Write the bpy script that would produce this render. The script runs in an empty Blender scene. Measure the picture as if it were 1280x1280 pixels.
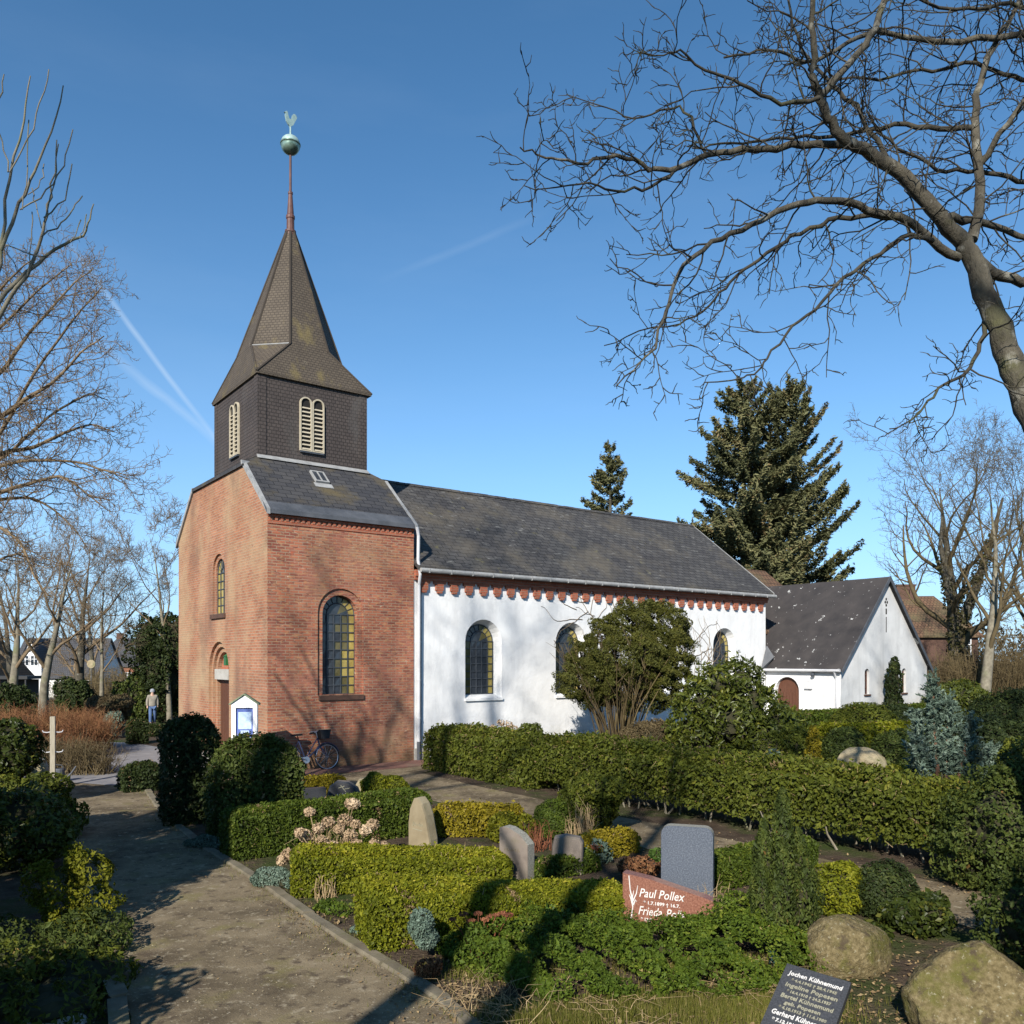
import bpy, math, random
import numpy as np
from mathutils import Vector, Matrix, geometry

C = bpy.context.scene.collection
R = math.radians
rng = np.random.default_rng(7)

# ------------------------------------------------------------------ camera, sky, sun, exposure
F, CX, HY, CAMZ = 1047.0, 640.0, 825.0, 2.9
cam = bpy.data.cameras.new("camera")
cam.sensor_width = 36; cam.lens = F * 36 / 1280; cam.shift_y = (HY - 640) / 1280
cam.clip_start = 0.1; cam.clip_end = 3000
camo = bpy.data.objects.new("camera", cam); C.objects.link(camo)
camo.location = (0, 0, CAMZ); camo.rotation_euler = (R(90), 0, 0)
bpy.context.scene.camera = camo

SUN_EL = R(30)
SH = Vector((-0.29, -0.957, 0)).normalized()
SUN = SH * math.cos(SUN_EL) + Vector((0, 0, math.sin(SUN_EL)))
sl = bpy.data.lights.new("sun", 'SUN'); sl.energy = 5.0; sl.angle = R(0.53); sl.color = (1, 0.945, 0.86)
so = bpy.data.objects.new("sun", sl); C.objects.link(so)
so.rotation_euler = SUN.to_track_quat('Z', 'Y').to_euler(); so.location = (-10, -30, 30)

w = bpy.data.worlds.new("World"); bpy.context.scene.world = w; w.use_nodes = True
nt = w.node_tree; nt.nodes.clear()
def nd(nt, t, **kw):
    n = nt.nodes.new(t)
    for k, v in kw.items():
        if k in n.inputs: n.inputs[k].default_value = v
        else: setattr(n, k, v)
    return n
def mth(nt, op, a, b=None, c=None, clamp=False):
    n = nt.nodes.new('ShaderNodeMath'); n.operation = op; n.use_clamp = clamp
    for i, x in enumerate((a, b, c)):
        if x is None: continue
        if isinstance(x, (int, float)): n.inputs[i].default_value = x
        else: nt.links.new(x, n.inputs[i])
    return n.outputs[0]
sky = nd(nt, 'ShaderNodeTexSky'); sky.sky_type = 'NISHITA'; sky.sun_disc = False
sky.sun_elevation = SUN_EL; sky.sun_rotation = math.atan2(SH.x, SH.y)
sky.altitude = 0; sky.air_density = 0.57; sky.dust_density = 0.0; sky.ozone_density = 2.4
# two thin vapour trails and a little high haze, as directions in the sky
tc = nd(nt, 'ShaderNodeTexCoord')
def dvec(px, py): return Vector(((px - CX) / F, 1, -(py - HY) / F)).normalized()
def trail(pa, pb, width, wob, amp, s0, s1):
    a, b = dvec(*pa), dvec(*pb); nrm = a.cross(b).normalized(); tan = nrm.cross(a).normalized()
    ang = a.angle(b)
    noi = nd(nt, 'ShaderNodeTexNoise', Scale=wob[0], Detail=4.0)
    nt.links.new(tc.outputs['Generated'], noi.inputs['Vector'])
    d1 = nd(nt, 'ShaderNodeVectorMath', operation='DOT_PRODUCT'); d1.inputs[1].default_value = nrm
    nt.links.new(tc.outputs['Generated'], d1.inputs[0])
    d2 = nd(nt, 'ShaderNodeVectorMath', operation='DOT_PRODUCT'); d2.inputs[1].default_value = tan
    nt.links.new(tc.outputs['Generated'], d2.inputs[0])
    off = mth(nt, 'MULTIPLY_ADD', noi.outputs['Fac'], wob[1], -wob[1] / 2)
    dist = mth(nt, 'ABSOLUTE', mth(nt, 'ADD', d1.outputs['Value'], off))
    core = mth(nt, 'SUBTRACT', 1.0, mth(nt, 'DIVIDE', dist, width), clamp=True)
    t = mth(nt, 'DIVIDE', d2.outputs['Value'], math.sin(ang))
    f1 = mth(nt, 'MULTIPLY', t, s0, clamp=True)
    f2 = mth(nt, 'MULTIPLY', mth(nt, 'SUBTRACT', 1.05, t), s1, clamp=True)
    n2 = nd(nt, 'ShaderNodeTexNoise', Scale=14.0, Detail=3.0)
    nt.links.new(tc.outputs['Generated'], n2.inputs['Vector'])
    k = mth(nt, 'MULTIPLY', mth(nt, 'POWER', core, 0.8), mth(nt, 'MULTIPLY', f1, f2))
    return mth(nt, 'MULTIPLY', mth(nt, 'MULTIPLY', k, mth(nt, 'ADD', n2.outputs['Fac'], 0.45)), amp)
t1 = trail((60, 270), (300, 588), 0.0036, (5, 0.010), 0.34, 2.5, 3.0)
t2 = trail((95, 400), (300, 580), 0.0062, (9, 0.02), 0.24, 2.0, 3.0)
t3 = trail((470, 355), (680, 265), 0.005, (6, 0.008), 0.06, 3.0, 3.0)
hz = nd(nt, 'ShaderNodeTexNoise', Scale=2.2, Detail=5.0, Roughness=0.6)
mp = nd(nt, 'ShaderNodeMapping'); mp.inputs['Scale'].default_value = (1, 1, 4.5); mp.inputs['Rotation'].default_value = (0.25, 0.1, 0)
nt.links.new(tc.outputs['Generated'], mp.inputs['Vector']); nt.links.new(mp.outputs[0], hz.inputs['Vector'])
h1 = mth(nt, 'MULTIPLY', mth(nt, 'SUBTRACT', hz.outputs['Fac'], 0.47, clamp=True), 0.12)
fac = mth(nt, 'ADD', mth(nt, 'ADD', t1, t2), mth(nt, 'ADD', t3, h1), clamp=True)
mx = nd(nt, 'ShaderNodeMixRGB'); mx.inputs['Color2'].default_value = (3.2, 4.0, 4.9, 1)
hs = nd(nt, 'ShaderNodeHueSaturation', Hue=0.490, Saturation=1.15, Value=1.04)
nt.links.new(sky.outputs[0], hs.inputs['Color'])
# haze low over the horizon
sx = nd(nt, 'ShaderNodeSeparateXYZ'); nt.links.new(tc.outputs['Generated'], sx.inputs[0])
hf = mth(nt, 'POWER', mth(nt, 'SUBTRACT', 1.0, mth(nt, 'ABSOLUTE', sx.outputs['Z']), clamp=True), 5.0)
hm = nd(nt, 'ShaderNodeMixRGB'); hm.inputs['Color2'].default_value = (2.15, 3.2, 4.25, 1)
nt.links.new(mth(nt, 'MULTIPLY', hf, 0.97), hm.inputs['Fac']); nt.links.new(hs.outputs[0], hm.inputs['Color1'])
nt.links.new(fac, mx.inputs['Fac']); nt.links.new(hm.outputs[0], mx.inputs['Color1'])
bg = nd(nt, 'ShaderNodeBackground', Strength=0.135); nt.links.new(mx.outputs[0], bg.inputs['Color'])
wo = nd(nt, 'ShaderNodeOutputWorld'); nt.links.new(bg.outputs[0], wo.inputs['Surface'])
vs = bpy.context.scene.view_settings
vs.view_transform = 'Standard'; vs.look = 'None'; vs.gamma = 1; vs.exposure = 0.65

# ------------------------------------------------------------------ helpers
E1 = np.array((0.7983, 0.6022, 0.0)); E2 = np.array((-0.6022, 0.7983, 0.0)); UP = np.array((0, 0, 1.0))
SW = np.array((-6.28, 21.5, 0.0))
def ss(a, b, x):
    t = np.clip((x - a) / (b - a), 0, 1); return t * t * (3 - 2 * t)
def gz(x, y): return -(1.4 * ss(33, 62, y) + 0.7 * ss(60, 130, y)) * ss(4, -8, x)
def D(px, py, Y): return np.array(((px - CX) / F * Y, Y, CAMZ - (py - HY) / F * Y))
def G(px, py, z=0.0):
    Y = (CAMZ - z) * F / (py - HY); return np.array(((px - CX) / F * Y, Y, z))
def loc(u, v, z=0.0): return SW + E1 * u + E2 * v + UP * z

def tag(o, label=None, cat=None, group=None, kind=None):
    if label: o['label'] = label
    if cat: o['category'] = cat
    if group: o['group'] = group
    if kind: o['kind'] = kind
    return o
def empty(name, at=(0, 0, 0), rz=0.0):
    o = bpy.data.objects.new(name, None); C.objects.link(o)
    o.location = at; o.rotation_euler = (0, 0, rz); o.empty_display_size = 0.3
    return o
def nrm(a): return a / np.maximum(np.linalg.norm(a, axis=-1, keepdims=True), 1e-9)

class MB:
    """collects faces of several sizes, material slots and a per-face random value, then links ONE mesh object"""
    def __init__(s): s.V = []; s.n = 0; s.F = []; s.M = []; s.Rn = []
    def add(s, V, Fc, m=0, rnd=None):
        V = np.asarray(V, float).reshape(-1, 3); Fc = np.asarray(Fc, int)
        if Fc.ndim == 1: Fc = Fc[None]
        s.V.append(V); s.F.append(Fc + s.n); s.n += len(V)
        s.M.append(np.full(len(Fc), m)); s.Rn.append(np.full(len(Fc), 0.5) if rnd is None else np.asarray(rnd, float))
    def poly(s, pts, m=0): s.add(pts, [list(range(len(pts)))], m)
    def box(s, x0, x1, y0, y1, z0, z1, m=0):
        V = [(x, y, z) for x in (x0, x1) for y in (y0, y1) for z in (z0, z1)]
        s.add(V, [(0, 1, 3, 2), (4, 6, 7, 5), (0, 4, 5, 1), (2, 3, 7, 6), (0, 2, 6, 4), (1, 5, 7, 3)], m)
    def obox(s, o, a, b, c, m=0):
        o, a, b, c = [np.asarray(q, float) for q in (o, a, b, c)]
        V = [o + i * a + j * b + k * c for i in (0, 1) for j in (0, 1) for k in (0, 1)]
        s.add(V, [(0, 1, 3, 2), (4, 6, 7, 5), (0, 4, 5, 1), (2, 3, 7, 6), (0, 2, 6, 4), (1, 5, 7, 3)], m)
    def prism(s, pts, d, m=0, caps=True):
        P = np.asarray(pts, float); Q = P + np.asarray(d, float); n = len(P)
        i = np.arange(n); j = (i + 1) % n
        s.add(np.vstack([P, Q]), np.stack([i, j, j + n, i + n], 1), m)
        if caps: s.poly(P, m); s.poly(Q[::-1], m)
    def slab(s, pts, t, m=0): s.prism(pts, t, m)
    def holed(s, outer, holes, f, m=0):
        loops = [[Vector((a, b, 0)) for a, b in lp] for lp in [outer] + holes]
        tris = geometry.tessellate_polygon(loops)
        flat = [f(p.x, p.y) for lp in loops for p in lp]
        s.add(flat, [tuple(t) for t in tris], m)
    def ring(s, lp, f0, f1, m=0):
        P = np.array([f0(a, b) for a, b in lp]); Q = np.array([f1(a, b) for a, b in lp]); n = len(P)
        i = np.arange(n); j = (i + 1) % n
        s.add(np.vstack([P, Q]), np.stack([i, j, j + n, i + n], 1), m)
    def tube(s, pts, rad, sides=6, m=0, cap=True, rnd=None):
        P = np.asarray(pts, float); n = len(P); rad = np.broadcast_to(np.asarray(rad, float), (n,))
        T = np.empty_like(P); T[1:-1] = P[2:] - P[:-2]; T[0] = P[1] - P[0]; T[-1] = P[-1] - P[-2]; T = nrm(T)
        ref = np.array((0, 0, 1.0)) if abs(T[:, 2]).mean() < 0.85 else np.array((1.0, 0, 0))
        A = nrm(np.cross(T, ref)); B = np.cross(T, A)
        an = np.arange(sides) * 2 * math.pi / sides
        V = P[:, None] + rad[:, None, None] * (np.cos(an)[None, :, None] * A[:, None] + np.sin(an)[None, :, None] * B[:, None])
        i = np.arange(n - 1)[:, None] * sides; k = np.arange(sides)[None]; k2 = (k + 1) % sides
        Fc = np.stack([i + k, i + k2, i + sides + k2, i + sides + k], -1).reshape(-1, 4)
        s.add(V.reshape(-1, 3), Fc, m, None if rnd is None else np.full(len(Fc), rnd))
        if cap and sides > 3:
            s.add(V[0], [list(range(sides))], m); s.add(V[-1][::-1], [list(range(sides))], m)
    def lathe(s, prof, at=(0, 0, 0), sides=16, m=0):
        an = np.arange(sides) * 2 * math.pi / sides; pr = np.asarray(prof, float)
        V = np.stack([pr[:, 0, None] * np.cos(an), pr[:, 0, None] * np.sin(an), np.repeat(pr[:, 1, None], sides, 1)], -1) + np.asarray(at, float)
        n = len(pr); i = np.arange(n - 1)[:, None] * sides; k = np.arange(sides)[None]; k2 = (k + 1) % sides
        s.add(V.reshape(-1, 3), np.stack([i + k, i + k2, i + sides + k2, i + sides + k], -1).reshape(-1, 4), m)
    def build(s, name, mats, parent=None, uv=False, smooth=False, rz=None, at=None):
        me = bpy.data.meshes.new(name)
        V = np.vstack(s.V); fl = np.concatenate([f.ravel() for f in s.F]); tot = np.concatenate([np.full(len(f), f.shape[1]) for f in s.F])
        me.vertices.add(len(V)); me.vertices.foreach_set('co', V.ravel().astype(np.float32))
        me.loops.add(len(fl)); me.loops.foreach_set('vertex_index', fl.astype(np.int32))
        me.polygons.add(len(tot)); me.polygons.foreach_set('loop_start', np.concatenate([[0], np.cumsum(tot)[:-1]]).astype(np.int32))
        me.polygons.foreach_set('material_index', np.concatenate(s.M).astype(np.int32))
        me.polygons.foreach_set('use_smooth', np.full(len(tot), smooth))
        for q in (mats if isinstance(mats, (list, tuple)) else [mats]): me.materials.append(q)
        at_ = me.attributes.new('rnd', 'FLOAT', 'FACE'); at_.data.foreach_set('value', np.concatenate(s.Rn).astype(np.float32))
        me.update(calc_edges=True)
        if uv:
            N = np.empty(len(tot) * 3, np.float32); me.polygons.foreach_get('normal', N); N = N.reshape(-1, 3).astype(float)
            T = np.stack([-N[:, 1], N[:, 0], np.zeros(len(N))], 1); l = np.linalg.norm(T, axis=1)
            T[l < 0.05] = (1, 0, 0); T = nrm(T)
            sg = np.where(np.abs(T[:, 0]) > np.abs(T[:, 1]), np.sign(T[:, 0]), np.sign(T[:, 1])); T *= sg[:, None]
            Bt = np.cross(N, T); Bt *= np.where(Bt[:, 2] < -1e-6, -1, 1)[:, None]
            co = V[fl]; Tl = np.repeat(T, tot, 0); Bl = np.repeat(Bt, tot, 0)
            U = np.stack([(co * Tl).sum(1), (co * Bl).sum(1)], 1)
            lay = me.uv_layers.new(name='UVMap'); lay.data.foreach_set('uv', U.ravel().astype(np.float32))
        me.validate()
        o = bpy.data.objects.new(name, me); C.objects.link(o)
        if parent: o.parent = parent
        if at is not None: o.location = at
        if rz is not None: o.rotation_euler = (0, 0, rz)
        return o

# ------------------------------------------------------------------ materials
def base(name):
    m = bpy.data.materials.new(name); m.use_nodes = True; nt = m.node_tree
    return m, nt, nt.nodes['Principled BSDF']
def ramp(nt, fac, stops):
    r = nt.nodes.new('ShaderNodeValToRGB'); e = r.color_ramp.elements
    while len(e) < len(stops): e.new(0.5)
    for q, (p, c) in zip(e, stops): q.position = p; q.color = (*c, 1) if len(c) == 3 else c
    nt.links.new(fac, r.inputs[0]); return r.outputs[0]
def noise(nt, scale, detail=4, rough=0.55, coord='Object', stretch=None, dist=0.0):
    t = nt.nodes.new('ShaderNodeTexCoord'); n = nd(nt, 'ShaderNodeTexNoise', Scale=scale, Detail=detail, Roughness=rough, Distortion=dist)
    src = t.outputs[coord]
    if stretch:
        m = nt.nodes.new('ShaderNodeMapping'); m.inputs['Scale'].default_value = stretch
        nt.links.new(src, m.inputs[0]); src = m.outputs[0]
    nt.links.new(src, n.inputs['Vector']); return n.outputs['Fac']
def mixc(nt, fac, a, b, mode='MIX'):
    n = nt.nodes.new('ShaderNodeMixRGB'); n.blend_type = mode
    for k, x in (('Fac', fac), ('Color1', a), ('Color2', b)):
        if isinstance(x, (int, float)): n.inputs[k].default_value = x
        elif isinstance(x, tuple): n.inputs[k].default_value = (*x, 1)
        else: nt.links.new(x, n.inputs[k])
    return n.outputs[0]
def bump(nt, p, h, strength=0.4, dist=0.01):
    b = nd(nt, 'ShaderNodeBump', Strength=strength, Distance=dist); nt.links.new(h, b.inputs['Height']); nt.links.new(b.outputs[0], p.inputs['Normal'])
def nmat(name, stops, scale=3, rough=0.8, detail=5, bs=0.3, bscale=None, bd=0.01, spec=0.3, metal=0.0, stretch=None, patch=None):
    m, nt, p = base(name)
    c = ramp(nt, noise(nt, scale, detail, 0.6, stretch=stretch), stops)
    if patch:
        for col, sc, lo, hi in patch:
            f = ramp(nt, noise(nt, sc, 6, 0.62), [(lo, (0, 0, 0)), (hi, (1, 1, 1))]); c = mixc(nt, f, c, col)
    nt.links.new(c, p.inputs['Base Color'])
    p.inputs['Roughness'].default_value = rough; p.inputs['Metallic'].default_value = metal
    p.inputs['Specular IOR Level'].default_value = spec
    if bs: bump(nt, p, noise(nt, bscale or scale * 4, 5, 0.65, stretch=stretch), bs, bd)
    return m
def leafmat(name, stops, tr=0.25, rough=0.6, spec=0.16):
    m, nt, p = base(name)
    a = nd(nt, 'ShaderNodeAttribute', attribute_name='rnd')
    c = ramp(nt, a.outputs['Fac'], stops); nt.links.new(c, p.inputs['Base Color'])
    p.inputs['Roughness'].default_value = rough; p.inputs['Specular IOR Level'].default_value = spec
    if tr:
        t = nd(nt, 'ShaderNodeBsdfTranslucent'); nt.links.new(c, t.inputs['Color'])
        x = nd(nt, 'ShaderNodeMixShader', Fac=tr); nt.links.new(p.outputs[0], x.inputs[1]); nt.links.new(t.outputs[0], x.inputs[2])
        nt.links.new(x.outputs[0], nt.nodes['Material Output'].inputs['Surface'])
    return m
def courses(name, c1, c2, mortar, bw, rh, ms, rough=0.85, var=None, stains=(), bs=0.5, bd=0.01, spec=0.25, offset=0.5, wob=0.0, foot=None):
    """brickwork or slating laid out by the UVs (metres along the wall / up the slope)"""
    m, nt, p = base(name)
    t = nt.nodes.new('ShaderNodeTexCoord'); src = t.outputs['UV']
    if wob:
        n = nd(nt, 'ShaderNodeTexNoise', Scale=1.3, Detail=2.0); nt.links.new(src, n.inputs['Vector'])
        v = nd(nt, 'ShaderNodeVectorMath', operation='MULTIPLY_ADD'); v.inputs[1].default_value = (wob, wob, 0)
        nt.links.new(n.outputs['Color'], v.inputs[0]); nt.links.new(src, v.inputs[2]); src = v.outputs[0]
    b = nt.nodes.new('ShaderNodeTexBrick'); b.offset = offset
    for k, x in (('Color1', (*c1, 1)), ('Color2', (*c2, 1)), ('Mortar', (*mortar, 1)), ('Scale', 1.0), ('Mortar Size', ms), ('Mortar Smooth', 0.3), ('Bias', 0.0), ('Brick Width', bw), ('Row Height', rh)):
        b.inputs[k].default_value = x
    nt.links.new(src, b.inputs['Vector']); c = b.outputs['Color']
    if var: c = mixc(nt, ramp(nt, noise(nt, var[1], 5, 0.65), [(0.38, (0, 0, 0)), (0.66, (1, 1, 1))]), c, var[0], 'MULTIPLY')
    for col, sc, lo, hi, st in stains:
        f = ramp(nt, noise(nt, sc, 6, 0.62, stretch=st), [(lo, (0, 0, 0)), (hi, (1, 1, 1))]); c = mixc(nt, f, c, col)
    if foot:
        tz = nt.nodes.new('ShaderNodeTexCoord'); sp_ = nd(nt, 'ShaderNodeSeparateXYZ'); nt.links.new(tz.outputs['Object'], sp_.inputs[0])
        k = mth(nt, 'ADD', mth(nt, 'MULTIPLY', sp_.outputs['Z'], -0.55), mth(nt, 'MULTIPLY', noise(nt, 1.4, 6, 0.65), 1.6))
        c = mixc(nt, ramp(nt, k, [(0.42, (0, 0, 0)), (0.80, (0.75, 0.75, 0.75))]), c, foot)
    nt.links.new(c, p.inputs['Base Color']); p.inputs['Roughness'].default_value = rough; p.inputs['Specular IOR Level'].default_value = spec
    h = mth(nt, 'ADD', mth(nt, 'MULTIPLY', b.outputs['Fac'], -1.0), mth(nt, 'MULTIPLY', noise(nt, 30, 4), 0.5))
    bump(nt, p, h, bs, bd)
    return m

M = {}
M['brick'] = courses('brick', (0.44, 0.155, 0.085), (0.22, 0.070, 0.048), (0.33, 0.235, 0.16), 0.24, 0.075, 0.011, var=((0.78, 0.74, 0.70), 0.7),
    stains=(((0.39, 0.25, 0.145), 0.45, 0.52, 0.78, None), ((0.30, 0.115, 0.078), 1.1, 0.50, 0.70, None), ((0.40, 0.205, 0.10), 4.2, 0.54, 0.64, (1, 1, 3.2)), ((0.16, 0.064, 0.046), 6.0, 0.56, 0.64, (1, 1, 3.2)), ((0.42, 0.115, 0.06), 5.0, 0.60, 0.67, (1, 1, 3.2)), ((0.13, 0.075, 0.05), 0.8, 0.60, 0.80, None), ((0.50, 0.38, 0.28), 6.0, 0.63, 0.70, (1, 1, 3)), ((0.17, 0.085, 0.055), 0.9, 0.58, 0.82, (1, 1, 0.6))), bs=0.6, foot=(0.16, 0.105, 0.055))
M['brick_pale'] = courses('weathered and shaded brick', (0.40, 0.175, 0.095), (0.29, 0.12, 0.07), (0.35, 0.26, 0.18), 0.24, 0.075, 0.011, var=((0.80, 0.76, 0.72), 0.7),
    stains=(((0.36, 0.255, 0.15), 0.6, 0.44, 0.72, None), ((0.20, 0.09, 0.06), 5.0, 0.61, 0.72, (1, 1, 2.5)), ((0.44, 0.34, 0.25), 6.5, 0.64, 0.72, (1, 1, 3)), ((0.165, 0.095, 0.066), 0.7, 0.53, 0.76, (1, 1, 0.5))), bs=0.6, foot=(0.17, 0.115, 0.065))  # large dark blotches put tree shade as well as moss into this brick
M['brick_trim'] = courses('brick trim', (0.38, 0.115, 0.06), (0.27, 0.075, 0.042), (0.26, 0.16, 0.11), 0.24, 0.075, 0.009)
M['brick_dark'] = nmat('sill brick', [(0.3, (0.065, 0.038, 0.028)), (0.7, (0.11, 0.058, 0.04))], 8)
M['slate'] = courses('slate', (0.056, 0.053, 0.051), (0.082, 0.078, 0.073), (0.022, 0.021, 0.020), 0.34, 0.21, 0.014, rough=0.7, var=((0.75, 0.75, 0.78), 0.5),
    stains=(((0.115, 0.098, 0.072), 0.55, 0.48, 0.78, None), ((0.19, 0.185, 0.17), 4.0, 0.61, 0.70, (0.6, 1, 3)), ((0.035, 0.033, 0.032), 1.6, 0.60, 0.75, None), ((0.135, 0.12, 0.06), 2.4, 0.63, 0.76, None)), bs=0.6, bd=0.015, spec=0.2, wob=0.03)
M['slate_tower'] = courses('tower slate', (0.042, 0.042, 0.046), (0.062, 0.060, 0.060), (0.02, 0.02, 0.022), 0.36, 0.20, 0.012, rough=0.7,
    stains=(((0.10, 0.08, 0.045), 1.1, 0.52, 0.74, None), ((0.25, 0.25, 0.24), 6.0, 0.70, 0.73, None)), bs=0.6, bd=0.015, spec=0.2, wob=0.03)
M['shingle'] = courses('belfry shingle', (0.078, 0.063, 0.056), (0.064, 0.052, 0.047), (0.036, 0.030, 0.027), 0.13, 0.10, 0.012, rough=0.7, var=((0.8, 0.8, 0.82), 1.3),
    stains=(((0.085, 0.078, 0.072), 1.2, 0.55, 0.8, (1, 1, 0.4)),), bs=0.7, bd=0.015)
M['spire'] = courses('spire shingle', (0.100, 0.080, 0.058), (0.084, 0.067, 0.050), (0.050, 0.040, 0.031), 0.13, 0.09, 0.011, rough=0.75, var=((0.8, 0.8, 0.8), 1.2),
    stains=(((0.16, 0.125, 0.05), 1.6, 0.56, 0.76, (1, 1, 0.5)), ((0.20, 0.17, 0.12), 6.0, 0.67, 0.74, None)), bs=0.7, bd=0.015)
M['felt'] = nmat('bitumen roof', [(0.3, (0.030, 0.027, 0.027)), (0.7, (0.055, 0.048, 0.045))], 1.4, 0.75, bs=0.2, patch=[((0.42, 0.42, 0.40), 2.6, 0.665, 0.675), ((0.42, 0.42, 0.40), 6.0, 0.675, 0.685)])
M['tile_brown'] = courses('brown tile', (0.15, 0.085, 0.05), (0.11, 0.065, 0.04), (0.05, 0.03, 0.02), 0.25, 0.3, 0.03, stains=(((0.10, 0.09, 0.045), 0.6, 0.45, 0.75, None),))
M['tile_dark'] = courses('dark tile', (0.06, 0.06, 0.066), (0.075, 0.075, 0.08), (0.03, 0.03, 0.03), 0.25, 0.3, 0.03, rough=0.6)
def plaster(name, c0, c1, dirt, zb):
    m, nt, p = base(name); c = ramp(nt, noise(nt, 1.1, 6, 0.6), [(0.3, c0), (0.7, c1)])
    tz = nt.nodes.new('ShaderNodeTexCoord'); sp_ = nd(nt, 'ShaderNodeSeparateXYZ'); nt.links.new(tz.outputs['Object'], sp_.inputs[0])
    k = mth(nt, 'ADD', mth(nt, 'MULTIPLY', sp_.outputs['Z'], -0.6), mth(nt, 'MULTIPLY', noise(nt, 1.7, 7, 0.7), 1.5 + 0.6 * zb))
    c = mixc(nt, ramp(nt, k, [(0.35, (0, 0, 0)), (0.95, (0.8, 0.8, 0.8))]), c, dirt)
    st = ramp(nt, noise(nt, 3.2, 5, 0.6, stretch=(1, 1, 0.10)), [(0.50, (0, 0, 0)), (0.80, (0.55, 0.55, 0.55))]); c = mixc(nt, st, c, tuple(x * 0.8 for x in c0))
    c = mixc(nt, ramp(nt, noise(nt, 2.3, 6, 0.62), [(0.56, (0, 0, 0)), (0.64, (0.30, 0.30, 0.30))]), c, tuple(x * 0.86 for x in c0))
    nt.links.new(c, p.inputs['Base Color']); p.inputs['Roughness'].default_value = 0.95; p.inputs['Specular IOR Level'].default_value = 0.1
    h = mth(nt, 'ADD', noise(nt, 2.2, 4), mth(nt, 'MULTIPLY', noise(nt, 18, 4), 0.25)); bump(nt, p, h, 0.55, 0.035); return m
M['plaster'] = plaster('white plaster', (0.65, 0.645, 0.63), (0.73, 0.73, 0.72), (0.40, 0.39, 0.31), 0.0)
M['plaster_grey'] = plaster('grey plaster', (0.47, 0.465, 0.45), (0.60, 0.595, 0.575), (0.36, 0.36, 0.30), 0.5)  # greyer plaster with stronger blotching
M['plinth'] = nmat('plinth stone', [(0.3, (0.30, 0.28, 0.24)), (0.7, (0.42, 0.40, 0.36))], 3)
M['zinc'] = nmat('zinc', [(0.3, (0.21, 0.21, 0.205)), (0.7, (0.33, 0.33, 0.32))], 5, 0.7, bs=0, metal=0.0)
M['zinc_dark'] = nmat('old zinc', [(0.3, (0.055, 0.06, 0.068)), (0.7, (0.09, 0.095, 0.105))], 3, 0.6, bs=0, metal=0.0)
M['white_metal'] = nmat('white painted metal', [(0.3, (0.46, 0.46, 0.47)), (0.7, (0.56, 0.56, 0.56))], 4, 0.45, bs=0)
M['louver'] = nmat('cream paint', [(0.3, (0.36, 0.31, 0.22)), (0.7, (0.45, 0.40, 0.30))], 8, 0.7, bs=0.1)
M['lead'] = nmat('lead came', [(0.3, (0.035, 0.042, 0.05)), (0.7, (0.06, 0.068, 0.08))], 8, 0.5, bs=0)
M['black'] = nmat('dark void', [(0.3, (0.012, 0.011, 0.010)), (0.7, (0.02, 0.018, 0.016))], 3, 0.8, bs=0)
M['copper'] = nmat('green copper', [(0.3, (0.10, 0.16, 0.12)), (0.7, (0.28, 0.40, 0.33))], 6, 0.35, bs=0.1, metal=0.5, patch=[((0.045, 0.06, 0.045), 2.5, 0.5, 0.7)])
M['copper_pale'] = nmat('pale verdigris', [(0.3, (0.22, 0.32, 0.30)), (0.7, (0.34, 0.45, 0.42))], 10, 0.5, bs=0, metal=0.2)
M['copper_red'] = nmat('brown copper', [(0.3, (0.075, 0.036, 0.030)), (0.7, (0.125, 0.06, 0.05))], 6, 0.55, bs=0, metal=0.0)
M['wood_brown'] = nmat('brown door wood', [(0.3, (0.07, 0.028, 0.016)), (0.7, (0.11, 0.045, 0.025))], 4, 0.6, stretch=(6, 6, 1))
M['wood_grey'] = nmat('weathered post wood', [(0.3, (0.26, 0.23, 0.17)), (0.7, (0.38, 0.34, 0.26))], 6, 0.85, stretch=(8, 8, 1))
def glass(name, c, rough=0.12, trn=0.0):
    m, nt, p = base(name); cc = ramp(nt, noise(nt, 5, 3), [(0.3, tuple(x * 0.75 for x in c)), (0.7, tuple(x * 1.2 for x in c))])
    nt.links.new(cc, p.inputs['Base Color']); p.inputs['Roughness'].default_value = rough; bump(nt, p, noise(nt, 9, 2), 0.15, 0.01); return m
M['glass_dark'] = glass('leaded dark glass', (0.035, 0.042, 0.052))
M['glass_yellow'] = glass('yellow glass', (0.36, 0.275, 0.075), 0.3)
M['glass_olive_shaded'] = glass('olive shaded glass', (0.11, 0.092, 0.035), 0.2)  # olive panes, also used where jamb shade is put into the glass colour
M['gravel'] = nmat('path gravel', [(0.25, (0.135, 0.105, 0.066)), (0.5, (0.195, 0.152, 0.095)), (0.8, (0.27, 0.215, 0.14))], 2.2, 0.95, 8, 0.6, 60, 0.015, 0.1,
    patch=[((0.095, 0.073, 0.046), 0.9, 0.46, 0.62), ((0.165, 0.140, 0.06), 1.7, 0.55, 0.72), ((0.095, 0.072, 0.048), 5.5, 0.54, 0.64), ((0.30, 0.25, 0.17), 7.0, 0.58, 0.68), ((0.34, 0.29, 0.21), 26.0, 0.60, 0.70), ((0.075, 0.062, 0.05), 34.0, 0.63, 0.70)])
M['asphalt'] = nmat('grey paving', [(0.3, (0.15, 0.145, 0.15)), (0.7, (0.23, 0.22, 0.22))], 2, 0.9, 6, 0.3, 40)
M['redpave'] = courses('red paving', (0.22, 0.10, 0.075), (0.16, 0.075, 0.06), (0.12, 0.09, 0.07), 0.2, 0.1, 0.01, stains=(((0.16, 0.13, 0.09), 1.2, 0.5, 0.75, None),))
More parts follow.
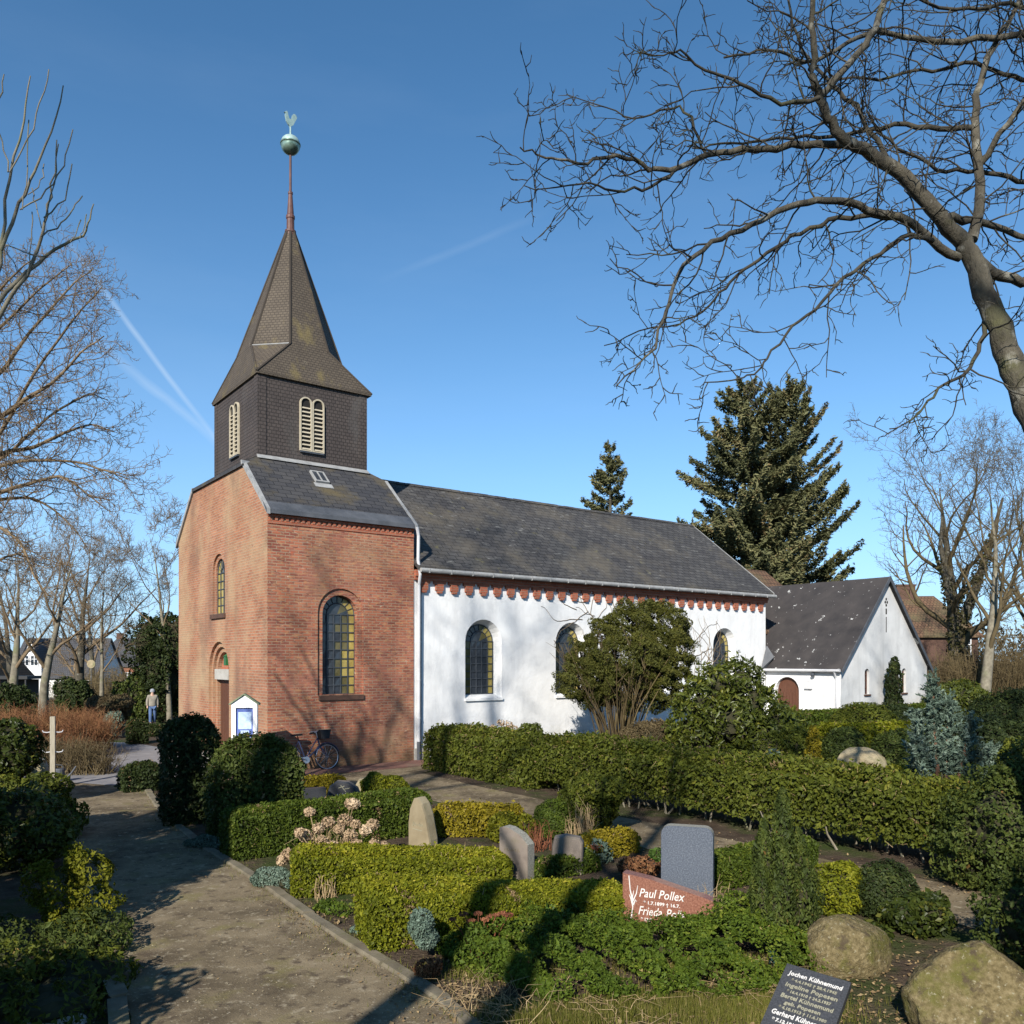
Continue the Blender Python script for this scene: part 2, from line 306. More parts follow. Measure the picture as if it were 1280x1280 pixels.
M['kerb'] = nmat('kerb concrete', [(0.3, (0.10, 0.083, 0.055)), (0.7, (0.20, 0.17, 0.118))], 3.5, 0.95, 6, 0.5, 30, patch=[((0.12, 0.11, 0.06), 2.2, 0.54, 0.7)])
M['soil'] = nmat('garden soil', [(0.3, (0.050, 0.036, 0.026)), (0.7, (0.105, 0.078, 0.055))], 2.5, 1.0, 8, 1.0, 16, 0.05, 0.05,
    patch=[((0.045, 0.062, 0.018), 0.55, 0.50, 0.62), ((0.15, 0.12, 0.075), 5.0, 0.60, 0.72)])
M['grass'] = nmat('mossy turf', [(0.3, (0.040, 0.060, 0.016)), (0.7, (0.095, 0.105, 0.032))], 3.0, 1.0, 8, 0.8, 40, 0.03, 0.05)
M['bark'] = nmat('bark', [(0.3, (0.036, 0.031, 0.023)), (0.7, (0.105, 0.092, 0.066))], 7, 0.95, 6, 1.0, 30, 0.03, stretch=(1, 1, 0.35), patch=[((0.085, 0.082, 0.040), 2.0, 0.57, 0.74), ((0.20, 0.19, 0.155), 7.0, 0.56, 0.68), ((0.030, 0.026, 0.02), 9.0, 0.58, 0.70)])
M['bark_dark'] = nmat('dark bark', [(0.3, (0.022, 0.019, 0.014)), (0.7, (0.062, 0.054, 0.038))], 7, 0.95, 6, 0.8, 26, 0.02, stretch=(1, 1, 0.35), patch=[((0.060, 0.062, 0.026), 2.0, 0.55, 0.72), ((0.15, 0.145, 0.115), 8.0, 0.63, 0.71)])
M['bark_pale'] = nmat('pale bark', [(0.3, (0.11, 0.095, 0.068)), (0.7, (0.23, 0.205, 0.15))], 5, 0.95, 6, 0.6, 24, 0.02, patch=[((0.12, 0.125, 0.06), 1.5, 0.52, 0.72)])
M['bark_red'] = nmat('reddish bark', [(0.3, (0.10, 0.052, 0.032)), (0.7, (0.19, 0.10, 0.06))], 6, 0.95)
M['twig'] = nmat('twig', [(0.3, (0.095, 0.066, 0.038)), (0.7, (0.20, 0.145, 0.085))], 4, 0.9, bs=0)
M['twig_olive'] = nmat('olive brown twigs', [(0.3, (0.060, 0.044, 0.022)), (0.7, (0.13, 0.098, 0.048))], 2, 0.9, bs=0)
M['twig_red'] = leafmat('russet twigs', [(0.0, (0.075, 0.034, 0.018)), (0.5, (0.15, 0.066, 0.030)), (1.0, (0.22, 0.125, 0.055))], 0, 0.9)
M['twig_dry'] = leafmat('dry stems', [(0.0, (0.16, 0.11, 0.06)), (0.5, (0.30, 0.215, 0.115)), (1.0, (0.42, 0.32, 0.18))], 0.1, 0.9)
M['core'] = nmat('hedge interior', [(0.3, (0.020, 0.022, 0.009)), (0.7, (0.045, 0.040, 0.020))], 6, 1.0, bs=0)  # for the solid cores added inside the leaves to block light
M['box'] = leafmat('box leaves', [(0.0, (0.042, 0.052, 0.004)), (0.45, (0.125, 0.14, 0.008)), (0.85, (0.235, 0.225, 0.014)), (1.0, (0.33, 0.28, 0.035))])
M['box_green'] = leafmat('green box leaves', [(0.0, (0.022, 0.036, 0.005)), (0.6, (0.07, 0.1, 0.011)), (1.0, (0.15, 0.17, 0.02))])
M['hedge'] = leafmat('hedge leaves', [(0.0, (0.03, 0.04, 0.006)), (0.6, (0.092, 0.108, 0.013)), (0.9, (0.16, 0.155, 0.02)), (1.0, (0.2, 0.14, 0.04))])
M['thuja'] = leafmat('thuja sprays', [(0.0, (0.02, 0.03, 0.007)), (0.6, (0.056, 0.076, 0.014)), (0.93, (0.1, 0.11, 0.022)), (1.0, (0.16, 0.09, 0.03))], 0.15)
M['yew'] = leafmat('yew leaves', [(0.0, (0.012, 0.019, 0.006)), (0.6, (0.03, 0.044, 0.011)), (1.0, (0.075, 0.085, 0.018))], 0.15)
M['gold'] = leafmat('golden sprays', [(0.0, (0.045, 0.05, 0.004)), (0.5, (0.125, 0.13, 0.008)), (1.0, (0.24, 0.21, 0.015))], 0.2)
M['ochre'] = leafmat('ochre leaves', [(0.0, (0.09, 0.075, 0.006)), (0.5, (0.2, 0.16, 0.01)), (1.0, (0.3, 0.225, 0.02))], 0.2)
M['rhodo'] = leafmat('rhododendron leaves', [(0.0, (0.024, 0.034, 0.006)), (0.55, (0.075, 0.092, 0.012)), (0.9, (0.15, 0.155, 0.02)), (1.0, (0.26, 0.22, 0.04))], 0.2, 0.42, 0.3)
M['broom'] = leafmat('broom foliage', [(0.0, (0.026, 0.03, 0.006)), (0.6, (0.075, 0.078, 0.014)), (1.0, (0.135, 0.118, 0.026))], 0.15)
M['spruce'] = leafmat('spruce needles', [(0.0, (0.03, 0.036, 0.018)), (0.5, (0.095, 0.098, 0.042)), (0.9, (0.185, 0.175, 0.08)), (1.0, (0.18, 0.13, 0.06))], 0.1)
M['blue'] = leafmat('blue conifer needles', [(0.0, (0.045, 0.07, 0.05)), (0.6, (0.125, 0.175, 0.13)), (1.0, (0.24, 0.3, 0.24))], 0.15)
M['ivy'] = leafmat('ivy leaves', [(0.0, (0.014, 0.022, 0.006)), (0.6, (0.045, 0.06, 0.01)), (1.0, (0.13, 0.12, 0.022))], 0.2, 0.4)
M['ivy_dull'] = leafmat('dull ivy', [(0.0, (0.034, 0.030, 0.012)), (0.6, (0.070, 0.064, 0.022)), (1.0, (0.11, 0.105, 0.035))], 0.15)
M['sedum'] = leafmat('dry sedum', [(0.0, (0.13, 0.045, 0.026)), (1.0, (0.25, 0.10, 0.05))], 0.1, 0.9)
M['hydrangea'] = leafmat('dry hydrangea petals', [(0.0, (0.28, 0.19, 0.11)), (0.6, (0.44, 0.32, 0.20)), (1.0, (0.58, 0.45, 0.30))], 0.2, 0.9)
M['dryleaf'] = leafmat('dry leaves', [(0.0, (0.10, 0.065, 0.035)), (0.6, (0.22, 0.15, 0.075)), (1.0, (0.36, 0.27, 0.14))], 0.1, 0.9)
M['grassblade'] = leafmat('grass blades', [(0.0, (0.06, 0.07, 0.012)), (0.6, (0.13, 0.13, 0.022)), (1.0, (0.28, 0.22, 0.09))], 0.25)
M['cover'] = leafmat('ground cover leaves', [(0.0, (0.03, 0.052, 0.006)), (0.6, (0.08, 0.118, 0.012)), (0.92, (0.155, 0.175, 0.02)), (1.0, (0.3, 0.24, 0.09))])
M['herb'] = leafmat('broad green leaves', [(0.0, (0.030, 0.062, 0.012)), (1.0, (0.09, 0.15, 0.03))], 0.25, 0.4)
M['wood_far'] = leafmat('far thicket', [(0.0, (0.05, 0.036, 0.02)), (0.5, (0.095, 0.07, 0.034)), (1.0, (0.15, 0.115, 0.055))], 0.1)
M['stone_brown'] = nmat('brown granite', [(0.3, (0.13, 0.105, 0.085)), (0.7, (0.24, 0.20, 0.165))], 5, 0.7, 6, 0.2, 40, patch=[((0.10, 0.085, 0.05), 2.5, 0.5, 0.7)])
M['stone_sand'] = nmat('sandstone', [(0.3, (0.24, 0.19, 0.11)), (0.7, (0.36, 0.30, 0.19))], 3, 0.9, 6, 0.3, 30, patch=[((0.17, 0.16, 0.08), 2.2, 0.52, 0.7)])
M['stone_olive'] = nmat('lichened sandstone', [(0.3, (0.17, 0.135, 0.08)), (0.7, (0.25, 0.205, 0.13))], 4, 0.85, 6, 0.15, 30)
M['granite_red'] = nmat('red granite', [(0.25, (0.085, 0.036, 0.028)), (0.5, (0.20, 0.085, 0.055)), (0.75, (0.32, 0.17, 0.12))], 60, 0.35, 4, 0, spec=0.5)
M['granite_blue'] = nmat('blue granite', [(0.25, (0.035, 0.042, 0.056)), (0.5, (0.075, 0.088, 0.112)), (0.75, (0.17, 0.19, 0.215))], 70, 0.4, 4, 0, spec=0.5)
M['granite_rough'] = nmat('rough granite', [(0.25, (0.13, 0.125, 0.10)), (0.5, (0.22, 0.21, 0.175)), (0.75, (0.34, 0.33, 0.28))], 50, 0.95, 5, 0.6, 60)
M['granite_black'] = nmat('black granite', [(0.3, (0.030, 0.031, 0.034)), (0.7, (0.062, 0.064, 0.07))], 70, 0.45, 3, 0.05, spec=0.35)
M['boulder'] = nmat('mossy boulder', [(0.3, (0.085, 0.066, 0.032)), (0.5, (0.165, 0.130, 0.064)), (0.7, (0.255, 0.205, 0.112))], 26, 0.98, 8, 1.0, 45, 0.03, 0.1, patch=[((0.115, 0.108, 0.032), 3.0, 0.48, 0.62), ((0.085, 0.065, 0.04), 7.0, 0.56, 0.66), ((0.30, 0.27, 0.18), 30, 0.60, 0.68)])
M['letter'] = nmat('white lettering', [(0.3, (0.52, 0.50, 0.47)), (0.7, (0.64, 0.62, 0.58))], 8, 0.8, bs=0)
M['letter_dim'] = nmat('worn lettering', [(0.3, (0.20, 0.19, 0.14)), (0.7, (0.30, 0.285, 0.20))], 8, 0.8, bs=0)
M['rubber'] = nmat('rubber', [(0.3, (0.016, 0.016, 0.017)), (0.7, (0.028, 0.028, 0.03))], 5, 0.8, bs=0)
M['bikeblue'] = nmat('dark blue bike paint', [(0.3, (0.03, 0.04, 0.08)), (0.7, (0.05, 0.06, 0.12))], 5, 0.3, bs=0)
M['chrome'] = nmat('steel', [(0.3, (0.5, 0.5, 0.52)), (0.7, (0.65, 0.65, 0.67))], 5, 0.3, bs=0, metal=0.8)
M['white_paint'] = nmat('white paint', [(0.3, (0.72, 0.72, 0.71)), (0.7, (0.80, 0.80, 0.79))], 4, 0.6, bs=0)
M['poster_blue'] = nmat('blue poster', [(0.3, (0.07, 0.11, 0.32)), (0.7, (0.10, 0.15, 0.40))], 4, 0.4, bs=0)
M['poster_pale'] = nmat('pale poster', [(0.3, (0.34, 0.45, 0.60)), (0.7, (0.50, 0.60, 0.72))], 9, 0.4, bs=0)
M['moss_roof'] = nmat('mossy lid', [(0.3, (0.12, 0.15, 0.09)), (0.7, (0.22, 0.25, 0.16))], 8, 0.9, bs=0)
M['jacket'] = nmat('beige jacket cloth', [(0.3, (0.20, 0.18, 0.145)), (0.7, (0.28, 0.25, 0.205))], 7, 0.9)
M['jeans'] = nmat('denim', [(0.3, (0.06, 0.10, 0.20)), (0.7, (0.10, 0.16, 0.30))], 9, 0.9)
M['skin'] = nmat('skin', [(0.3, (0.48, 0.30, 0.22)), (0.7, (0.55, 0.35, 0.26))], 9, 0.6, bs=0)
M['cap'] = nmat('grey cap cloth', [(0.3, (0.20, 0.21, 0.225)), (0.7, (0.27, 0.28, 0.30))], 9, 0.9, bs=0)
M['green_lamp'] = nmat('green lantern metal', [(0.3, (0.02, 0.09, 0.03)), (0.7, (0.035, 0.13, 0.045))], 5, 0.4, bs=0)
M['pond_water'] = nmat('dark container', [(0.3, (0.02, 0.05, 0.045)), (0.7, (0.03, 0.07, 0.06))], 5, 0.4, bs=0)
M['granite_kerb'] = nmat('slab', [(0.3, (0.10, 0.10, 0.105)), (0.7, (0.16, 0.16, 0.165))], 6, 0.8)

# ------------------------------------------------------------------ ground, paths
def sheet(name, xs, ys, mat, dz=0.0, kind='structure'):
    X, Y = np.meshgrid(xs, ys, indexing='ij'); Z = gz(X, Y) + dz
    n, k = X.shape; V = np.stack([X, Y, Z], -1).reshape(-1, 3)
    i = (np.arange(n - 1)[:, None] * k + np.arange(k - 1)[None]).ravel()
    b = MB(); b.add(V, np.stack([i, i + k, i + k + 1, i + 1], 1)); return tag(b.build(name, mat, smooth=True), kind=kind)
sheet('ground', np.concatenate([[-900, -400], np.linspace(-160, 160, 81), [400, 900]]), np.concatenate([[-120, -60], np.linspace(-20, 140, 81), [300, 1500]]), M['soil'])
def strip(name, left, right, mat, dz, n=40, kind='structure', jit=0.0):
    def res(p):
        p = np.asarray(p, float)[:, :2]; d = np.concatenate([[0], np.cumsum(np.linalg.norm(np.diff(p, axis=0), axis=1))])
        t = np.linspace(0, d[-1], n); return np.stack([np.interp(t, d, p[:, 0]), np.interp(t, d, p[:, 1])], 1)
    a, c = res(left), res(right)
    if jit: a = a + rng.normal(0, jit, a.shape); c = c + rng.normal(0, jit, c.shape)
    m = 6; V = np.stack([a + (c - a) * (k / m) for k in range(m + 1)], 1)
    V = np.concatenate([V, (gz(V[..., 0], V[..., 1]) + dz)[..., None]], -1).reshape(-1, 3)
    i = (np.arange(n - 1)[:, None] * (m + 1) + np.arange(m)[None]).ravel()
    b = MB(); b.add(V, np.stack([i, i + m + 1, i + m + 2, i + 1], 1)); return tag(b.build(name, mat, smooth=True), kind=kind)
kerb_line = [(2.2, 1.2, 0), (0.75, 4.4, 0), G(560, 1262), G(463, 1200), G(400, 1162), G(335, 1114), G(244, 1056), G(200, 1018), G(180, 988)]
left_line = [(-0.9, 1.0, 0), (-2.2, 4.4, 0), G(168, 1280), G(135, 1205), G(112, 1120), G(82, 1030), G(66, 985), G(52, 962)]
strip('path', left_line, kerb_line, M['gravel'], 0.006)
strip('road', [G(40, 975), (-22, 22, 0), (-22, 30.5, 0), loc(-0.9, 10.5)], [G(182, 985), loc(-0.5, 0.3), loc(-0.5, 4), loc(-0.5, 8)], M['asphalt'], 0.010, 24)
strip('path', [loc(4.2, -0.3), loc(4.6, -2.0), (-2.45, 21.6, 0), (0.9, 17.0, 0), (4.2, 12.6, 0), (7.6, 8.2, 0)], [loc(-1.2, -1.9), loc(0.6, -2.3), (-3.2, 18.8, 0), (0.1, 15.4, 0), (3.1, 11.6, 0), (6.2, 7.4, 0)], M['gravel'], 0.008, 30, jit=0.03)
b = MB(); b.obox(loc(-1.4, -1.25, 0.001), E1 * 6.1, E2 * 1.22, UP * 0.02); tag(b.build('pavement', M['redpave'], uv=True), kind='structure')
def kerb(name, line, wd, h, mat, label, lo=0.86, hi=1.02):
    p = np.asarray(line, float); p[:, 2] = 0; d = np.concatenate([[0], np.cumsum(np.linalg.norm(np.diff(p, axis=0), axis=1))]); b = MB(); s = 0.0
    while s < d[-1] - 0.3:
        L = rng.uniform(lo, hi); q = [np.array([np.interp(min(x, d[-1]), d, p[:, k]) for k in range(3)]) for x in (s, s + L - 0.012)]
        t = nrm(q[1] - q[0]); n = np.cross(UP, t); hh = h + rng.uniform(-0.012, 0.012); off = rng.normal(0, 0.008)
        c = 0.02; A, B_ = q[0] + n * off, q[1] + n * (off + rng.normal(0, 0.006))
        pr = [(-wd, -0.05), (-wd, hh - c), (-wd + c, hh), (-c, hh), (0, hh - c), (0, -0.05)]
        b.prism([A + n * x + UP * z for x, z in pr], B_ - A); s += L
    o = b.build(name, mat); return tag(o, label, 'kerb')
kerb('path_kerb', kerb_line, 0.15, 0.04, M['kerb'], 'mossy concrete kerb along the right edge of the gravel path')
kerb('path_kerb', [q if isinstance(q, tuple) else tuple(q) for q in left_line[:4]], -0.11, 0.09, M['kerb'], 'short kerb at the bottom left edge of the gravel path')

# ------------------------------------------------------------------ church
TH = math.atan2(E1[1], E1[0])
church = empty('church', SW, TH)
tag(church, 'village church with red brick tower front, slate belfry and white plastered nave', 'church')
def arch(cx, z0, w, zt, n=14):
    r = w / 2; zs = zt - r
    return [(cx - r, z0), (cx + r, z0)] + [(cx + r * math.cos(a), zs + r * math.sin(a)) for a in np.linspace(0, math.pi, n)]
def south(v0=0.0): return lambda a, b, d=0.0: np.array((a, v0 + d, b))
def west(u0=0.0): return lambda a, b, d=0.0: np.array((u0 + d, a, b))
def at_d(f, d): return lambda a, b: f(a, b, d)
def stepped(bm, f, loops, depths, mats):
    """reveals of an opening that narrows in steps: loops from outside in"""
    d = 0.0
    for k, (lp, dd) in enumerate(zip(loops, depths)):
        nd_ = d + dd; bm.ring(lp, at_d(f, d), at_d(f, nd_), mats[k]); d = nd_
        if k + 1 < len(loops): bm.holed(lp, [loops[k + 1]], at_d(f, d), mats[k])
    return d
def glazing(parent, f, cx, z0, w, zt, d, rows, cols, tall=False, name='window'):
    r = w / 2; zs = zt - r; b = MB(); xs = np.linspace(cx - r, cx + r, cols + 1); zz = np.linspace(z0, zs, rows + 1)
    for i in range(cols):
        for j in range(rows):
            m = 1 if i == cols - 1 else (2 if i == 0 and not tall else 0)  # left panes darker than the right: jamb shade put into the glass colour
            if tall and i == cols - 3 and rng.random() < 0.6: m = 2
            if tall and i == cols - 2: m = 1 if rng.random() < 0.35 else 2
            if cols == 3: m = 1 if i else 2
            t = rng.normal(0, 0.004, 4)
            b.poly([f(xs[i], zz[j], d + t[0]), f(xs[i + 1], zz[j], d + t[1]), f(xs[i + 1], zz[j + 1], d + t[2]), f(xs[i], zz[j + 1], d + t[3])], m)
    ri = r * (1 - 2 / cols); an = np.linspace(0, math.pi, 9)
    for k in range(8):
        q = [(cx + R_ * math.cos(an[k + e]), zs + R_ * math.sin(an[k + e])) for R_, e in ((ri, 0), (r, 0), (r, 1), (ri, 1))]
        b.poly([f(x, z, d) for x, z in q], 1 if k < 3 else (2 if k < 4 else 0))  # arch panes follow: yellow right, dark left for the jamb's shade
        b.poly([f(cx, zs, d)] + [f(cx + ri * math.cos(an[k + e]), zs + ri * math.sin(an[k + e]), d) for e in (0, 1)], 2 if k in (1, 2) else 0)
    o = b.build(name, [M['glass_dark'], M['glass_yellow'], M['glass_olive_shaded']], parent)
    g = MB(); ax, az, ad = f(1, 0, 0) - f(0, 0, 0), f(0, 1, 0) - f(0, 0, 0), f(0, 0, 1) - f(0, 0, 0); t = 0.024; dd = d - 0.03
    for x in xs: g.obox(f(x - t / 2, z0, dd), ax * t, az * (zs - z0), ad * 0.03)
    for z in zz: g.obox(f(cx - r, z - t / 2, dd + 0.004), ax * w, az * t, ad * 0.022)
    for R_ in (ri, r - 0.012):
        g.tube([f(cx + R_ * math.cos(a), zs + R_ * math.sin(a), d - 0.012) for a in np.linspace(0, math.pi, 17)], 0.016, 4)
    for a in an[1:-1]: g.tube([f(cx + ri * math.cos(a), zs + ri * math.sin(a), d - 0.012), f(cx + r * math.cos(a), zs + r * math.sin(a), d - 0.012)], 0.011, 4)
    g.build('glazing_bars', M['lead'], o); return o
TU, TV, TE, TT = 4.325, 8.0, 6.78, 8.25
fS, fW = south(), west()
b = MB()
wo, wi = arch(2.05, 1.95, 1.34, 4.84), arch(2.05, 1.97, 1.03, 4.66)
b.holed([(0, -0.2), (TU, -0.2), (TU, TE), (0, TE)], [wo], fS, 0)
stepped(b, fS, [wo, wi], [0.05, 0.24], [0, 0])
ww, w2 = arch(3.88, 4.25, 1.12, 6.02), arch(3.88, 4.27, 0.84, 5.88)
d0, d1, d2 = arch(3.88, 0, 1.84, 3.44), arch(3.88, 0.002, 1.54, 3.29), arch(3.88, 0.004, 1.24, 3.14)
b.holed([(0, -0.2), (TV, -0.2), (TV, TE), (6.4, TT), (1.7, TT), (0, TE)], [ww, d0], fW, 1)
stepped(b, fW, [ww, w2], [0.06, 0.09], [1, 1])
stepped(b, fW, [d0, d1, d2], [0.085, 0.085, 0.12], [1, 1, 1])
fE, fN = west(TU), south(TV)
b.poly([fE(a, z) for a, z in [(0, 4), (TV, 4), (TV, TE), (6.4, TT), (1.7, TT), (0, TE)]], 0)
b.poly([fN(a, z) for a, z in [(0, -0.2), (TU, -0.2), (TU, TE), (0, TE)]], 1)
b.build('tower_wall', [M['brick'], M['brick_pale']], church, uv=True)
b = MB()
b.box(0.006, TU - 0.006, -0.022, 0.012, 6.42, 6.50); b.box(0.006, TU - 0.006, -0.04, 0.012, 6.60, 6.74)
for k in range(29): b.box(0.05 + k * 0.147, 0.12 + k * 0.147, -0.032, 0.01, 6.503, 6.597)
b.build('tower_cornice', M['brick_trim'], church, uv=True)
b = MB(); b.box(1.40, 2.72, -0.05, 0.28, 1.82, 1.948); b.build('window_sill', M['brick_dark'], church)
b = MB(); b.box(-0.06, 0.14, 3.24, 4.52, 4.12, 4.248); b.build('window_sill', M['brick_dark'], church)
glazing(church, fS, 2.05, 1.97, 1.03, 4.66, 0.25, 9, 5, True)
glazing(church, fW, 3.88, 4.27, 0.84, 5.88, 0.13, 5, 3)
dd = MB(); dd.prism([fW(a, z, 0.285) for a, z in arch(3.88, 0.004, 1.25, 3.145)], np.array((0.05, 0, 0)))
door = dd.build('tympanum', M['brick_trim'], church, uv=True)
dd = MB(); dd.box(0.26, 0.32, 3.28, 4.48, 0.02, 2.32)
for k in range(7): dd.box(0.25, 0.26, 3.30 + k * 0.168, 3.30 + k * 0.168 + 0.155, 0.06, 2.28)
dr = dd.build('door', M['wood_brown'], church); h = MB(); h.tube([(0.25, 3.42, 1.0), (0.21, 3.42, 1.08), (0.21, 3.42, 1.22), (0.25, 3.42, 1.3)], 0.015, 6); h.build('handle', M['chrome'], dr)
dd = MB(); dd.box(0.08, 0.30, 3.262, 4.498, 2.325, 2.63); dd.build('door_lintel', M['plinth'], church)
dd = MB(); dd.box(0.10, 0.24, 3.55, 3.73, 2.74, 3.0); dd.add([(0.08, 3.53, 3.0), (0.26, 3.53, 3.0), (0.26, 3.75, 3.0), (0.08, 3.75, 3.0), (0.17, 3.64, 3.1)], [(0, 1, 4), (1, 2, 4), (2, 3, 4), (3, 0, 4)])
dd.tube([(0.3, 3.64, 2.95), (0.2, 3.64, 2.95)], 0.02); dd.build('door_lantern', M['green_lamp'], church)
dd = MB(); dd.box(-0.5, 0.3, 2.9, 4.86, -0.1, 0.14); dd.build('door_step', M['plinth'], church)

# tower roof: a clipped pitched roof that carries the belfry
bu0, bu1, bv0, bv1 = 0.50, 3.86, 2.05, 5.79; BZ = 8.56; sl_ = 0.863
def rz_(v): return TE + sl_ * v
b = MB(); t = np.array((0, 0, -0.10))
for sgn in (0, 1):
    mv = (lambda v: v) if sgn == 0 else (lambda v: TV - v)
    zt = rz_(bv0)
    pts = [(-0.05, -0.11, rz_(-0.11)), (TU + 0.05, -0.11, rz_(-0.11)), (TU + 0.05, 1.66, rz_(1.66)), (bu1, bv0 + 0.02, zt), (bu0, bv0 + 0.02, zt), (-0.05, 1.66, rz_(1.66))]
    b.prism([(u, mv(v), z + 0.09) for u, v, z in pts], t)
for (u0, u1) in ((-0.06, bu0 + 0.02), (TU + 0.06, bu1 - 0.02)):
    b.prism([(u0, 1.66, 8.31), (u0, 6.34, 8.31), (u1, bv1, BZ + 0.08), (u1, bv0, BZ + 0.08)], t)
tr = b.build('tower_roof', M['slate_tower'], church, uv=True)
for u0 in (-0.062, TU - 0.03):
    for mv in ((lambda v: v), (lambda v: TV - v)):
        b = MB(); b.prism([(u0, mv(-0.14), rz_(-0.14) - 0.02), (u0, mv(-0.14), rz_(-0.14) + 0.115), (u0, mv(1.68), rz_(1.68) + 0.115), (u0, mv(1.68), rz_(1.68) - 0.04)], (0.09, 0, 0)); b.build('verge_board', M['zinc'], church)
b = MB(); b.prism([(-0.07, -0.135, rz_(-0.135) + 0.0), (-0.07, -0.12, rz_(-0.12) + 0.10), (-0.07, 0.16, rz_(0.16) + 0.103), (-0.07, 0.16, rz_(0.16) + 0.096), (-0.07, -0.105, rz_(-0.105) + 0.0)], (TU + 0.16, 0, 0))
b.build('eave_flashing', M['zinc_dark'], church)
b = MB(); b.prism([(bu0 - 0.03, bv0 - 0.16, BZ - 0.02), (bu0 - 0.03, bv0 - 0.15, BZ + 0.02), (bu0 - 0.03, bv0 - 0.01, BZ + 0.11), (bu0 - 0.03, bv0, BZ + 0.02)], (bu1 - bu0 + 0.06, 0, 0))
b.prism([(-0.12, 1.52, 8.22), (-0.12, 1.58, 8.33), (-0.12, 1.66, 8.33), (-0.12, 1.62, 8.20)], (0.55, 0.25, 0.02))
b.build('lead_flashing', M['zinc'], church)
b = MB(); n_ = nrm(np.array((0, -sl_, 1.0))); s_ = nrm(np.array((0, 1.0, sl_))); x_ = np.array((1.0, 0, 0)); o_ = np.array((1.84, 1.18, rz_(1.18) + 0.09)); x_ *= 0.8; s_ = s_ * 0.8
for (a0, a1, c0, c1) in ((0, 0.52, 0, 0.07), (0, 0.52, 0.66, 0.72), (0, 0.05, 0.07, 0.66), (0.47, 0.52, 0.07, 0.66), (0.24, 0.28, 0.07, 0.66)):
    b.obox(o_ + x_ * a0 + s_ * c0, x_ * (a1 - a0), s_ * (c1 - c0), n_ * 0.07)
b.obox(o_ - x_ * 0.08 - s_ * 0.28, x_ * 0.68, s_ * 0.27, n_ * 0.012)
sk = b.build('skylight', M['zinc'], church); b = MB(); b.obox(o_ + x_ * 0.05 + s_ * 0.07, x_ * 0.42, s_ * 0.59, n_ * 0.05); b.build('pane', M['glass_dark'], sk)

# belfry
b = MB(); b.box(bu0, bu1, bv0, bv1, 8.2, 11.05)
for (u, v) in ((bu0, bv0), (bu1, bv0), (bu0, bv1), (bu1, bv1)):
    su = 1 if u == bu0 else -1; sv = 1 if v == bv0 else -1
    b.box(min(u - su * 0.018, u + su * 0.24), max(u - su * 0.018, u + su * 0.24), min(v - sv * 0.018, v + sv * 0.24), max(v - sv * 0.018, v + sv * 0.24), 8.45, 11.03)
bel = b.build('belfry', M['shingle'], church, uv=True)
def louver(f, cx):
    b = MB(); z0, zt, w_ = 8.98, 10.48, 0.30
    for s in (-1, 1):
        c = cx + s * 0.19
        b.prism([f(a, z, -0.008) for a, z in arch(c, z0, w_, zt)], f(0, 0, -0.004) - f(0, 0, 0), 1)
        o, i = arch(c, z0 - 0.03, w_ + 0.07, zt + 0.035), arch(c, z0, w_ - 0.01, zt - 0.005)
        b.holed(o, [i], at_d(f, -0.06)); b.ring(o, at_d(f, -0.06), at_d(f, 0.0)); b.ring(i, at_d(f, -0.06), at_d(f, 0.0))
        for k in range(11):
            z = z0 + 0.02 + k * 0.118
            if z > zt - 0.2: break
            b.obox(f(c - w_ / 2 + 0.01, z, -0.052), f(w_ - 0.02, 0, 0) - f(0, 0, 0), f(0, 0.046, 0.03) - f(0, 0, 0), f(0, -0.012, 0.012) - f(0, 0, 0))
    b.obox(f(cx - 0.03, z0 - 0.06, -0.05), f(0.06, 0, 0) - f(0, 0, 0), f(0, 1.36, 0) - f(0, 0, 0), f(0, 0, 0.05) - f(0, 0, 0), 2)
    b.obox(f(cx - 0.36, z0 - 0.08, -0.07), f(0.72, 0, 0) - f(0, 0, 0), f(0, 0.05, 0) - f(0, 0, 0), f(0, 0, 0.07) - f(0, 0, 0), 3)
    b.build('louver_window', [M['louver'], M['black'], M['zinc'], M['lead']], bel)
louver(south(bv0), 2.10); louver(west(bu0), 3.90)
# spire
SC = np.array((2.22, 3.92, 0)); eu, ev, EZ = 1.78, 1.95, 10.98; OR, OZ, AZ = 1.56, 12.15, 16.15
oc = [SC + np.array((OR * math.cos(a), OR * math.sin(a), OZ)) for a in np.radians(22.5 + 45 * np.arange(8))]
ap = [SC + np.array((0.13 * math.cos(a), 0.13 * math.sin(a), AZ)) for a in np.radians(22.5 + 45 * np.arange(8))]
cn = [SC + np.array((x * eu, y * ev, EZ)) for x, y in ((1, 1), (-1, 1), (-1, -1), (1, -1))]
b = MB()
for k in range(8): b.poly([oc[k], oc[(k + 1) % 8], ap[(k + 1) % 8], ap[k]])
b.poly([cn[3], cn[0], oc[0], oc[7]]); b.poly([cn[0], cn[1], oc[2], oc[1]]); b.poly([cn[1], cn[2], oc[4], oc[3]]); b.poly([cn[2], cn[3], oc[6], oc[5]])
for k in range(4): b.poly([cn[k], oc[2 * k + 1], oc[2 * k]])
b.prism(cn, (0, 0, -0.06))
sp = b.build('spire', M['spire'], church, uv=True)
b = MB()
for k in range(8): b.tube([oc[k], ap[k]], 0.038, 5)
for k in range(4): b.tube([cn[k], oc[2 * k]], 0.035, 5); b.tube([cn[k], oc[2 * k + 1]], 0.035, 5)
b.build('hip_tile', M['spire'], sp)
for k in range(4): b = MB(); b.tube([oc[2 * k], oc[2 * k + 1]], 0.025, 5); b.build('flashing_strip', M['zinc'], sp)
